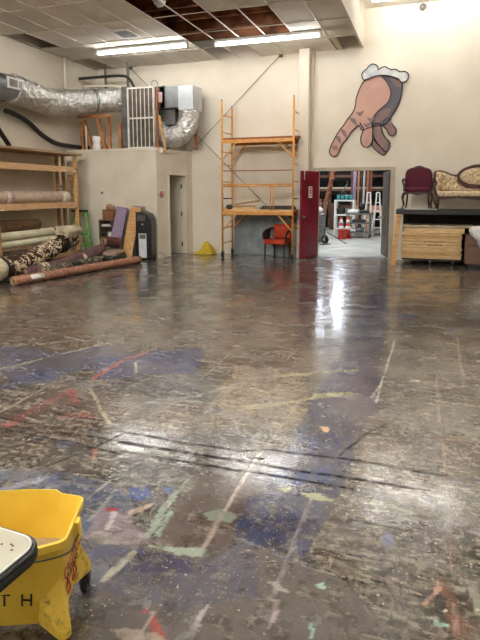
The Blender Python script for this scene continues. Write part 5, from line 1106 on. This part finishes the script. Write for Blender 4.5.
tuft('back_cushion', -.83, -.30, lambda x: .38, lambda x: min(topz(x) - .01, .40 + max(0, (-.34 - x)) * 9 + .12), 0)
tuft('back_cushion', .30, .83, lambda x: .38, lambda x: min(topz(x) - .01, .40 + max(0, (x - .34)) * 9 + .12), 0)
tuft('lower_back', -.5, .5, lambda x: .38, lambda x: .50 + .12 * (abs(x) / .5) ** 3, .0, nx=60, nz=14)
# medallion
me_ = MB(); vs = [(0, -.09, .70)]; nr, na = 14, 48
for r_ in range(1, nr + 1):
    for a in range(na):
        an = 2 * PI * a / na; x = math.cos(an) * .36 * r_ / nr; z = math.sin(an) * .185 * r_ / nr
        q = abs(math.sin(PI * (x * 7 + z * 7)) * math.sin(PI * (x * 7 - z * 7))) ** .5; vs.append((x, .14 - .05 * (1 - (r_ / nr) ** 4) - .03 * q * (1 - (r_ / nr) ** 6), .70 + z))
vs[0] = (0, .09, .70)
me_.add(vs, [(0, 1 + a, 1 + (a + 1) % na) for a in range(na)] + [(1 + r_ * na + a, 1 + (r_ + 1) * na + a, 1 + (r_ + 1) * na + (a + 1) % na, 1 + r_ * na + (a + 1) % na) for r_ in range(nr - 1) for a in range(na)], True)
mo = me_.build('medallion', crm, t); sd = mo.modifiers.new('s', 'SOLIDIFY'); sd.thickness = .02
MB().tube([(math.cos(a) * .385, .15, .70 + math.sin(a) * .21) for a in [k * PI / 24 for k in range(48)]], .03, 10, closed=True).build('medallion_frame', maho2, t)
for s in (-1, 1): MB().tube(smooth_path([(s * .44, .2, .70), (s * .38, .17, .60), (s * .26, .15, .50), (s * .10, .15, .47), (0, .15, .465)], 6), .026, 8).build('carved_rail', maho2, t)
MB().box(-.82, .82, -.30, .2, .27, .39).build('seat', crm, t, bevel=.04)
ap = MB(); ap.prism([(-.84, .20), (-.4, .235), (0, .20), (.4, .235), (.84, .20), (.84, .28), (-.84, .28)], lambda a, b, c: (a, c, b), -.33, -.29); ap.box(-.84, .84, -.3, .22, .235, .28); ap.build('apron', maho2, t)
for s in (-1, 1):
    MB().tube(smooth_path([(s * .86, .22, .80), (s * .87, .05, .72), (s * .86, -.1, .62), (s * .83, -.2, .56), (s * .87, -.30, .48), (s * .84, -.30, .36), (s * .80, -.3, .27)], 6), .026, 8).build('armrest', maho2, t)
    ag = MB(); ag.add([(s * .83, .2, .38), (s * .83, -.26, .38), (s * .83, -.22, .52), (s * .84, -.05, .64), (s * .84, .2, .78), (s * .78, .2, .38), (s * .78, -.26, .38), (s * .78, -.22, .5), (s * .79, -.05, .61), (s * .79, .2, .75)], [(0, 1, 2, 3, 4), (9, 8, 7, 6, 5), (1, 6, 7, 2), (2, 7, 8, 3), (3, 8, 9, 4), (0, 5, 6, 1), (0, 4, 9, 5)]); ag.build('arm_panel', crm, t)
    MB().tube(smooth_path([(s * .80, -.3, .27), (s * .84, -.34, .17), (s * .81, -.31, .07), (s * .85, -.35, .012)], 6), [.038] * 6 + [.03] * 6 + [.02] * 7, 8).build('leg', maho2, t)
    MB().tube([(s * .76, .18, .25), (s * .78, .24, .0)], .022, 8).build('leg', maho2, t)

# ================================================================== ROOM BEYOND THE DOORS
bc = mat('bare_concrete', (178, 176, 166), (158, 154, 142), rough=.5, scale=1.2, c=(170, 168, 158), rv=.1)
struct('floor', MB().box(-9, 6, YB, 27, -.05, 0), bc)
bw = mat('dim_block_wall', (120, 108, 92), (96, 86, 74), rough=.9)
struct('wall_far', MB().box(-9, 6, 27, 27.2, 0, 6.2), bw)
struct('wall_far_left', MB().box(-9.2, -9, YB + .2, 27, 0, 6.2), bw)
struct('wall_far_right', MB().box(6, 6.2, YB + .2, 27, 0, 6.2), bw)
struct('ceiling', MB().box(-9.2, 6.2, YB + .2, 27.2, 6.1, 6.2), bw)
struct('trim_12', MB().box(DX0 - .04, DX1 + .04, YB - .005, YB + .22, 0, .012), M['steel'])
def bay(x, y, z, lb, rb=.24):
    t = thing('unseen_bay_lamp', lb, 'ceiling light', (x, y, z), 0, 'unseen lamps of the room beyond')
    MB().lathe([(.32, 0), (.3, .03), (.14, .26), (.1, .42)], n=24).build('reflector', M['galv'], t)
    MB().sphere((0, 0, -.01), rb, 16, (1, 1, .6)).build('bulb', M['bay'], t)
    MB().cyl((0, 0, .4), (0, 0, 6.1 - z), .012, 8).build('rod', M['gray'], t)
M['bay'] = mat('lit_bay_bulb', (255, 255, 255), rough=.4, emit=(236, 244, 255), strength=165)
for x, y, z in ((-4.25, 22.0, 3.7), (-3.45, 22.6, 3.1), (-2.6, 16.3, 4.6), (-5.4, 16.5, 4.6), (.5, 17, 4.8)): bay(x, y, z, 'unseen hanging lamp with a round metal reflector in the room beyond the red door', .15 if y > 20 else .27)  # near lamps added to brighten this room, far pair placed for the floor streaks

def bar_thing(name, a, b, w_, h_, m, lb, cat, group=None):
    o = MB().bar(a, b, w_, h_).build(name, m); return tag(o, lb, cat, group)
# tall rack frame with dark contents at the far end
t = thing('storage_rack', 'dark timber storage rack across the far end of the room beyond', 'storage rack', (-3.2, 24.2, 0))
rk = mat('rack_timber', (112, 74, 48), (76, 50, 34), rough=.8, scale=4)
for x in (-1.9, -.95, 0, .75, 1.5, 2.5): MB().box(x - .05, x + .05, -.05, .05, 0, 3.0).build('upright', rk, t)
for z in (.9, 1.62, 2.2): MB().box(-1.95, 2.55, -.06, .02, z, z + .1).build('beam', rk, t)
MB().box(-1.95, 2.55, .0, .06, 1.62, 1.78).build('pale_beam', M['trim'], t)
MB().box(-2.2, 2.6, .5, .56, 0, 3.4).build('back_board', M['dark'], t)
# tall bundles standing upright
tall = [(-2.93, .09, (150, 134, 160), 'lavender tall tube standing left among the uprights beyond the doors', 'tube'), (-2.78, .06, (176, 116, 76), 'orange brown tall board beside the lavender tube beyond the doors', 'board'), (-2.66, .04, (60, 50, 48), 'dark thin tall post in the bundle beyond the doors', 'post'), (-2.56, .06, (186, 182, 170), 'pale grey tall tube in the middle of the upright bundle', 'tube'), (-2.42, .07, (168, 104, 72), 'reddish tall board right of the pale grey tube', 'board'), (-2.28, .05, (150, 80, 50), 'rightmost reddish brown tall board of the bundle', 'board')]
for x, w_, c, lb, cat in tall:
    bar_thing('tall_' + cat, (x, 22.8, 0), (x + .03, 22.8, 3.1), w_ * 1.3, .08, mat('tall_' + str(c[0]), c, rough=.7), lb, cat, 'tall pieces standing beyond the doors')
# wooden stair/ladder
t = thing('wooden_ladder', 'orange brown wooden stair ladder leaning at left beyond the red door', 'ladder', (-4.0, 22.6, 0))
ow = mat('orange_timber', (168, 110, 70), (130, 82, 52), rough=.7)
for y in (-.25, .25): MB().bar((-.25, y, 0), (.36, y, 2.9), .07, .1).build('stringer', ow, t)
for k in range(9): z = .3 + k * .3; MB().box(-.25 + z * .21 - .08, -.25 + z * .21 + .08, -.25, .25, z, z + .03).build('step', ow, t)
for i, x in enumerate((-4.22, -4.05)):
    bar_thing('timber_post', (x, 22.0, 0), (x + .08, 22.0, 1.3), .08, .08, ow, ('shorter' if i else 'leftmost short') + ' brown post at the foot of the wooden ladder beyond the door', 'timber post')
o = MB().box(-3.95, -3.6, 23.2, 23.5, 0, 1.1).build('wood_cabinet', rk); tag(o, 'reddish brown cabinet front in the shadows behind the wooden ladder', 'cabinet')
# white shelf unit with teal tubs
t = thing('white_shelf', 'white metal shelf unit with three shelves in the room beyond', 'shelving', (-2.92, 20.3, 0))
for x in (-.33, .33):
    for y in (-.2, .2): MB().box(x - .03, x + .03, y - .03, y + .03, 0, 1.28).build('upright', M['white'], t)
for z in (.22, .72, 1.24): MB().box(-.35, .35, -.22, .22, z, z + .05).build('shelf', M['white'], t)
teal = mat('teal_plastic', (66, 150, 146), (52, 126, 124), rough=.4)
for i in range(4):
    t = thing('teal_tub', ['leftmost', 'second', 'third', 'rightmost'][i] + ' of four teal plastic tubs on top of the white shelf unit', 'tub', (-3.16 + i * .15, 20.25, 1.292), 0, 'teal tubs')
    MB().lathe([(.055, 0), (.068, .15)], n=16).build('tub', teal, t); MB().lathe([(.072, .15), (.072, .18)], n=16).build('lid', M['white'] if i == 2 else teal, t)
for i, (x, z, m_, lb) in enumerate(((-3.1, .772, 'black', 'black drill case on the middle of the white shelf unit'), (-2.8, .772, 'gray', 'grey toolbox on the middle of the white shelf unit'), (-3.05, .272, 'gray', 'grey tin box on the bottom shelf of the white shelf unit'))):
    o = MB().box(-.11, .11, -.1, .1, 0, .22).build('tool_case', M[m_], bevel=.02); o.location = (x, 20.3, z); tag(o, lb, 'tool case')
t = thing('power_tool', 'dark power tool with raised arm on the teal tubs', 'power tool', (-2.98, 20.25, 1.475))
MB().box(-.1, .1, -.06, .06, 0, .12).build('base', M['black'], t, bevel=.01); MB().bar((-.05, 0, .1), (.14, 0, .42), .04, .04).build('arm', M['gray'], t); MB().sphere((.14, 0, .42), .05).build('head', M['black'], t)
# traffic cones, red bucket
rc = mat('cone_red', (206, 60, 48), (186, 48, 40), rough=.5)
for i, x in enumerate((-2.84, -2.62)):
    t = thing('traffic_cone', ('left' if i == 0 else 'right') + ' of two red and white striped cones standing beyond the doors', 'traffic cone', (x, 18.93, 0), 0, 'traffic cones')
    MB().box(-.14, .14, -.14, .14, 0, .03).build('base', rc, t); MB().lathe([(.11, .03), (.03, .72)], n=18).build('cone', rc, t)
    for z in (.30, .52): MB().lathe([(.115 - .08 * ((z - .03) / .69) + .005, z), (.115 - .08 * ((z + .09) / .69) + .005, z + .12)], n=18).build('white_band', M['white'], t)
t = thing('red_bucket', 'orange-red plastic bucket on the floor in front of the cones', 'bucket', (-2.73, 18.6, 0))
MB().lathe([(.12, 0), (.125, .01), (.155, .30), (.165, .31), (.165, .33), (.15, .33), (.12, .03), (.01, .02)], n=22).build('body', rc, t); MB().tube([(math.cos(a) * .16, -.02 - .1 * math.sin(a), .3 - .1 * math.sin(a)) for a in [k * PI / 10 for k in range(11)]], .006, 6).build('handle', M['steel'], t)
# tool cart
t = thing('tool_cart', 'dark grey wheeled cart loaded with pale tools in the middle of the room beyond', 'cart', (-2.3, 19.4, 0))
for x in (-.38, .38):
    for y in (-.22, .22): MB().box(x - .02, x + .02, y - .02, y + .02, .1, .85).build('upright', M['gray'], t); MB().cyl((x - .02, y, .055), (x + .02, y, .055), .055, 14).build('caster_wheel', M['black'], t)
for z in (.16, .48, .80): MB().box(-.42, .42, -.25, .25, z, z + .05).build('tray', M['gray'], t)
for i, (x, z, sx, sz, m_, lb) in enumerate(((-.22, .213, .14, .1, 'white', 'white sack at the left of the bottom tray of the grey cart'), (.05, .213, .12, .14, 'steel', 'steel tool block on the right of the bottom tray of the grey cart'), (-.2, .853, .18, .12, 'white', 'white bundle at the left of the grey cart top'), (.18, .853, .16, .1, 'black', 'black tool roll at the right of the grey cart top'), (.0, .533, .22, .1, 'black', 'dark case on the middle tray of the grey cart'))):
    b = MB(); b.box(-sx, sx, -.15, .15, 0, sz); o = b.build('cart_load', M[m_], bevel=.03); o.location = (-2.3 + x, 19.4, z); tag(o, lb, 'tool bundle')
# workbench with pink wood
t = thing('work_bench', 'timber work bench with pinkish boards on it at the right of the room beyond', 'work bench', (-1.95, 21.3, 0))
MB().box(-.9, .95, -.35, .35, .82, .9).build('bench_top', M['pineX'], t)
for x in (-.85, -.2, .3, .9): MB().box(x - .04, x + .04, -.34, -.26, 0, .82).build('leg', M['pineX'], t)
MB().box(-.85, .9, -.3, .3, .2, .25).build('lower_shelf', rk, t)
pkw = mat('pinkish_wood', (214, 164, 140), (190, 130, 108), rough=.7)
for i, (x, z, w_, lb) in enumerate(((-.55, .901, .28, 'leftmost pinkish block on the timber work bench'), (.1, .901, .3, 'middle pinkish block on the timber work bench'), (.68, .901, .24, 'rightmost pinkish block on the timber work bench'))):
    o = MB().box(-w_, w_, -.12, .12, 0, .16).build('wood_block', pkw, bevel=.005); o.location = (-1.95 + x, 21.2, z); tag(o, lb, 'wood block', 'wood blocks on the bench')
o = MB().sphere((0, 0, 0), .13, 14).build('dark_helmet', M['black']); o.location = (-2.4, 21.0, 1.03); tag(o, 'round dark green-black helmet on the work bench', 'helmet')
# two white A-frame ladders
for i, x in enumerate((-2.08, -1.78)):
    t = thing('step_ladder', ('left' if i == 0 else 'right') + ' of two white folding step ladders in front of the work bench', 'step ladder', (x, 20.3 + i * .25, 0), 0, 'white step ladders')
    for s in (-1, 1):
        MB().bar((s * .05, -.04, 1.48), (s * .17, -.3, 0), .035, .05).build('front_leg', M['white'], t); MB().bar((s * .05, .02, 1.48), (s * .16, .3, 0), .03, .04).build('rear_leg', M['white'], t)
    MB().tube(smooth_path([(-.06, 0, 1.44), (-.05, 0, 1.54), (.05, 0, 1.54), (.06, 0, 1.44)], 5), .022, 8).build('top_hoop', M['white'], t)
    for k in range(4): z = .28 + k * .3; q = 1 - z / 1.48; MB().box(-.05 - .12 * q, .05 + .12 * q, -.10 - .26 * q, .0 - .26 * q, z, z + .03).build('step', M['white'], t)
# wooden pallet-ish chair shape right
t = thing('timber_stool', 'light timber stool at the right end of the work bench', 'stool', (-1.35, 20.2, 0))
MB().box(-.22, .22, -.18, .18, .78, .84).build('seat', M['pine'], t)
for x in (-.19, .19):
    for y in (-.15, .15): MB().box(x - .025, x + .025, y - .025, y + .025, 0, .78).build('leg', M['pine'], t)
# hand truck
t = thing('hand_truck', 'grey hand truck with black wheels just behind the red door', 'hand truck', (-3.05, 16.6, 0), 1.0)
for x in (-.2, .12): MB().tube(smooth_path([(x, 0, .1), (x, .02, .7), (x, -.02, 1.15), (x * .6, -.1, 1.25)], 6), .02, 8).build('rail', M['steel'], t)
for z in (.3, .6, .9): MB().cyl((-.2, .01, z), (.12, .01, z), .012, 8).build('crossbar', M['steel'], t)
MB().box(-.2, .12, -.25, 0, .01, .03).build('toe_plate', M['steel'], t)
for x in (-.24, .17): w = MB().cyl((x - .025, .05, .13), (x + .025, .05, .13), .13, 20).build('wheel', M['black'], t); MB().cyl((x - .03, .05, .13), (x + .03, .05, .13), .05, 14).build('hub', M['white'], w)
MB().bar((.15, -.05, .36), (.42, -.6, .02), .02, .02).build('kick_stand', M['rod'], t)
for i, (x, z, m_, lb) in enumerate(((-3.35, .0, 'gray', 'grey machine body on the floor behind the hand truck'),)):
    o = MB().box(-.2, .2, -.2, .2, 0, .9).build('machine', M[m_], bevel=.03); o.location = (x, 17.3, z); tag(o, lb, 'machine')
o = MB().sphere((0, 0, 0), .16, 12, (1, 1, .7)).build('white_helmet', M['white']); o.location = (-3.33, 17.3, 1.0); tag(o, 'white rounded cover on top of the grey machine', 'cover')
# crack line in the concrete
o = MB().tube(smooth_path([(-3.1, 14.6, .003), (-2.2, 16.2, .003), (-1.2, 17.9, .003)], 6), .012, 6, flat=.2).build('expansion_joint', M['rod']); o['kind'] = 'structure'; o.name = 'trim_13'

# ================================================================== MOP BUCKET (front left)
yb_ = mat('yellow_plastic', (250, 216, 84), (240, 202, 70), rough=.4, scale=7, rv=.06, bump=.06, bscale=30)
ybd = mat('scuffed_yellow_plastic', (246, 212, 84), (180, 148, 66), rough=.5, scale=34, lo=.52, hi=.66)
t = thing('mop_bucket', 'yellow wheeled mop bucket with hand-written black letters and red print, at lower left', 'mop bucket', (-1.10, 1.40, 0), math.atan2(-.37, -.93))
def bl(s, q, z): return (s, -q, z)
rim = [(0, .0), (0, .26), (.09, .29), (.22, .30), (.35, .29), (.44, .26), (.44, .0), (.35, -.04), (.22, -.05), (.09, -.04)]
cx_, cy_ = .22, .125
def ring_(k, z, insx, insy, fac=1.):
    out = []
    for s, q in k:
        out.append((cx_ + (s - cx_) * (1 - insx / .22) * fac, cy_ + (q - cy_) * (1 - insy / .17) * fac, z))
    return out
def refine(k, n=3):
    out = []
    for i in range(len(k)):
        a = Vector(k[i]); b = Vector(k[(i + 1) % len(k)])
        for j in range(n): v = a.lerp(b, j / n); out.append((v.x, v.y))
    return out
# soften corners
K = []
for i, p_ in enumerate(rim):
    a = Vector(rim[i - 1]); b = Vector(p_); c = Vector(rim[(i + 1) % len(rim)])
    K.append(tuple(b.lerp(a, min(.3, .02 / (a - b).length)))); K.append(tuple(b + (a + c - 2 * b) * .03)); K.append(tuple(b.lerp(c, min(.3, .02 / (c - b).length))))
# rim is a little higher along the middle of the long back side
def rz(s, q, z): return z + (.014 if q > .27 and .1 < s < .4 else 0)
def loop(z, ix, iy, hi=False): return [bl(s, q, rz(s0, q0, z) if hi else z) for (s, q, z), (s0, q0) in zip(ring_(K, z, ix, iy), K)]
rings = [loop(.085, .055, .085), loop(.10, .035, .07), loop(.25, .018, .035), loop(.395, .006, .006), loop(.400, -.006, -.006), loop(.425, -.006, -.006, True), loop(.428, .002, .002, True), loop(.415, .006, .006, True), loop(.25, .026, .044), loop(.13, .045, .085)]
n = len(K); b = MB(); vs = [v for r_ in rings for v in r_]
fs = [(i * n + k, i * n + (k + 1) % n, (i + 1) * n + (k + 1) % n, (i + 1) * n + k) for i in range(len(rings) - 1) for k in range(n)]
fs += [tuple(range(n)), tuple(range((len(rings) - 1) * n, len(rings) * n))]
b.add(vs, fs, False); body = b.build('body', yb_, t, smooth=False)
# dirty water inside
wl = loop(.265, .02, .038); MB().add([(x, y, .267) for x, y, z in wl] , [tuple(range(n))]).build('dirty_water', mat('dirty_water', (170, 150, 120), (140, 122, 96), rough=.12), t)
# caster pods, skirts and casters
for i, (s, q, os, oq) in enumerate(((.015, -.01, .06, .08), (.02, .315, .07, .20), (.42, .315, .36, .2), (.42, -.03, .37, .07))):
    sx = 1 if s < .2 else -1; sy = 1 if q < .15 else -1
    hull = [bl(s + .026 * math.cos(a), q + .026 * math.sin(a), z) for a in [k * PI / 5 for k in range(10)] for z in (.086, .108)]
    fq = (.0 if q < .15 else .25); 
    hull += [bl(s + sx * .10, (.03 if q < .15 else .20), .10), bl(s + sx * .085, (.012 if q < .15 else .235), .20), bl(.03 if sx > 0 else .41, q + sy * .10, .10), bl(.022 if sx > 0 else .418, q + sy * .085, .22),
             bl(.03 if sx > 0 else .41, .03 if q < .15 else .23, .30)]
    pm_ = bmesh.new(); 
    for v in hull: pm_.verts.new(v)
    hr = bmesh.ops.convex_hull(pm_, input=pm_.verts); bmesh.ops.delete(pm_, geom=[g_ for g_ in hr['geom_interior'] if isinstance(g_, bmesh.types.BMVert)], context='VERTS')
    me_2 = bpy.data.meshes.new('caster_pod'); pm_.to_mesh(me_2); pm_.free()
    pd = MB(); pd.add([tuple(v.co) for v in me_2.vertices], [tuple(p_.vertices) for p_ in me_2.polygons])
    pd.build('caster_pod', ybd, t)
    cw = MB().cyl(bl(s - .012, q, .034), bl(s + .012, q, .034), .034, 20).build('caster_wheel', M['black'], t)
    fk = MB(); fk.box(s - .02, s - .015, -q - .015, -q + .015, .03, .085); fk.box(s + .015, s + .02, -q - .015, -q + .015, .03, .085); fk.cyl(bl(s, q, .07), bl(s, q, .092), .022, 14)
    fk.build('caster_fork', mat('rusty_bracket', (96, 62, 44), (60, 44, 38), rough=.6) if i == 0 else bpy.data.materials['rusty_bracket'], cw)
# bail handle lying along the front rim
MB().tube(smooth_path([bl(.44, .13, .37), bl(.46, -.02, .385), bl(.36, -.062, .392), bl(.22, -.072, .392), bl(.08, -.06, .392), bl(-.014, -.02, .392), bl(-.02, .06, .385), bl(-.018, .12, .37)], 8), .003, 8).build('bail_handle', M['black'], t)
MB().box(-.022, .0, -.145, -.105, .345, .42).build('handle_lug', yb_, t, bevel=.005)
MB().box(.44, .462, -.145, -.105, .345, .42).build('handle_lug', yb_, t, bevel=.005)
# lettering: marker TH on the long front side, red warning print on the short side
ang = math.atan2(.035, .18)
def front(s, z): k = (z - .10) / .32; return Vector(bl(s, .025 - .07 * k - .004, z))
def stroke(mb, p, q, w_=.006):
    A_, B_ = front(*p), front(*q); mb.bar(A_, B_, w_, .002, (0, 1, 0))
mkm = mat('black_marker', (26, 20, 18), rough=.7)
mk = MB(); stroke(mk, (.185, .238), (.225, .242)); stroke(mk, (.203, .242), (.210, .19)); mk.build('marker_letter', mkm, t)
mk = MB(); stroke(mk, (.115, .24), (.122, .188)); stroke(mk, (.145, .24), (.152, .188)); stroke(mk, (.118, .212), (.15, .216)); mk.build('marker_letter', mkm, t)

ry = Matrix(((0, 0, -1, 0), (-1, 0, 0, 0), (0, 1, 0, 0), (0, 0, 0, 1)))
redp = mat('red_print', (178, 40, 30), (150, 60, 30), rough=.5)
# short side plane: x = s face, reading upward
def side(txt, size, q, z, m, rot): 
    k = (z - .10) / .32; x = .030 - .032 * k - .006
    Mx = Matrix.Translation((x, -q, z)) @ Matrix.Rotation(.08, 4, 'Y') @ ry @ Matrix.Rotation(rot, 4, 'Z')
    return text_mesh('warning_print', txt, size, Mx, m, t)
side('CAUTION', .052, .115, .29, redp, 0)
side('CUIDADO', .03, .115, .245, mat('brown_print', (96, 70, 40), rough=.5), 0)
tri = MB()
for q0 in (.07, .16):
    P3 = [Vector((.016, -(q0 + a), .205 + c)) for a, c in ((-.03, -.025), (.03, -.025), (0, .03))]
    for a in range(3): tri.bar(P3[a], P3[(a + 1) % 3], .003, .005, (1, 0, 0))
tri.build('warning_symbol', redp, t)

# ================================================================== small utility table, its corner at the very lower left
t = thing('utility_table', 'cream topped small table with black rubber edge, at lower left corner above the bucket', 'table', (-1.24, .66, 0), -.06)
def rrect(hx, hy, r_, n_=8):
    out = []
    for cx, cy, a0 in ((hx - r_, hy - r_, 0), (-hx + r_, hy - r_, PI / 2), (-hx + r_, -hy + r_, PI), (hx - r_, -hy + r_, 1.5 * PI)):
        for k in range(n_ + 1): a = a0 + PI / 2 * k / n_; out.append((cx + r_ * math.cos(a), cy + r_ * math.sin(a)))
    return out
ID = lambda a, b, c: (a, b, c)
MB().prism(rrect(.335, .385, .05), ID, .687, .7145).build('tabletop', mat('speckled_laminate', (188, 184, 160), (172, 168, 144), rough=.35, scale=9, rv=.08), t)
MB().tube([(a, b, .7135) for a, b in rrect(.338, .388, .053)], .0035, 8, closed=True).build('metal_rim', mat('bright_rim', (236, 236, 232), rough=.25), t)
be = MB(); p1 = rrect(.345, .395, .058)
for z_, r_ in ((.704, .007), (.693, .008), (.683, .007)): be.tube([(a, b, z_) for a, b in p1], r_, 8, closed=True)
be.build('rubber_edge', M['black'], t)
rt = MB()
for a, b in ((.292, .345), (.302, .332), (.284, .348), (.262, .34), (.27, .322)): rt.prism([(a + .004 * math.cos(k), b + .003 * math.sin(k * 1.0)) for k in range(6)], ID, .7145, .7151)
rt.build('rust_spot', mat('rust', (120, 74, 54), (90, 60, 50), rough=.8), t)
for x in (-.25, .0):
    for y in (-.28, .12): MB().cyl((x, y, .0), (x, y, .687), .016, 12).build('leg', M['steel'], t)

# ================================================================== camera, world
cam = bpy.data.cameras.new('camera'); co = bpy.data.objects.new('camera', cam); COL.objects.link(co); sc.camera = co
yaw, pit, rol = .331, .1407, -.0015
F = Vector((-math.sin(yaw) * math.cos(pit), math.cos(yaw) * math.cos(pit), -math.sin(pit))); rt_ = Vector((math.cos(yaw), math.sin(yaw), 0)); up = rt_.cross(F)
r2 = rt_ * math.cos(rol) + up * math.sin(rol); u2 = r2.cross(F)
mw = Matrix((r2, u2, -F)).transposed().to_4x4(); mw.translation = (0, 0, 1.57); co.matrix_world = mw
cam.sensor_fit = 'VERTICAL'; cam.sensor_height = 36; cam.lens = 549 * 36 / 640; cam.shift_y = -50 / 640; cam.clip_end = 200; cam.clip_start = .05
wd = bpy.data.worlds.new('world'); sc.world = wd; wd.use_nodes = True
wd.node_tree.nodes['Background'].inputs[0].default_value = (.5, .55, .6, 1); wd.node_tree.nodes['Background'].inputs[1].default_value = .0
vs_ = sc.view_settings; vs_.view_transform = 'Standard'; vs_.look = 'None'; vs_.gamma = 1; vs_.use_curve_mapping = False; vs_.exposure = 0.42
sc.cycles.max_bounces = 8; sc.cycles.diffuse_bounces = 5; sc.cycles.caustics_reflective = False; sc.cycles.caustics_refractive = False; sc.cycles.sample_clamp_indirect = 6
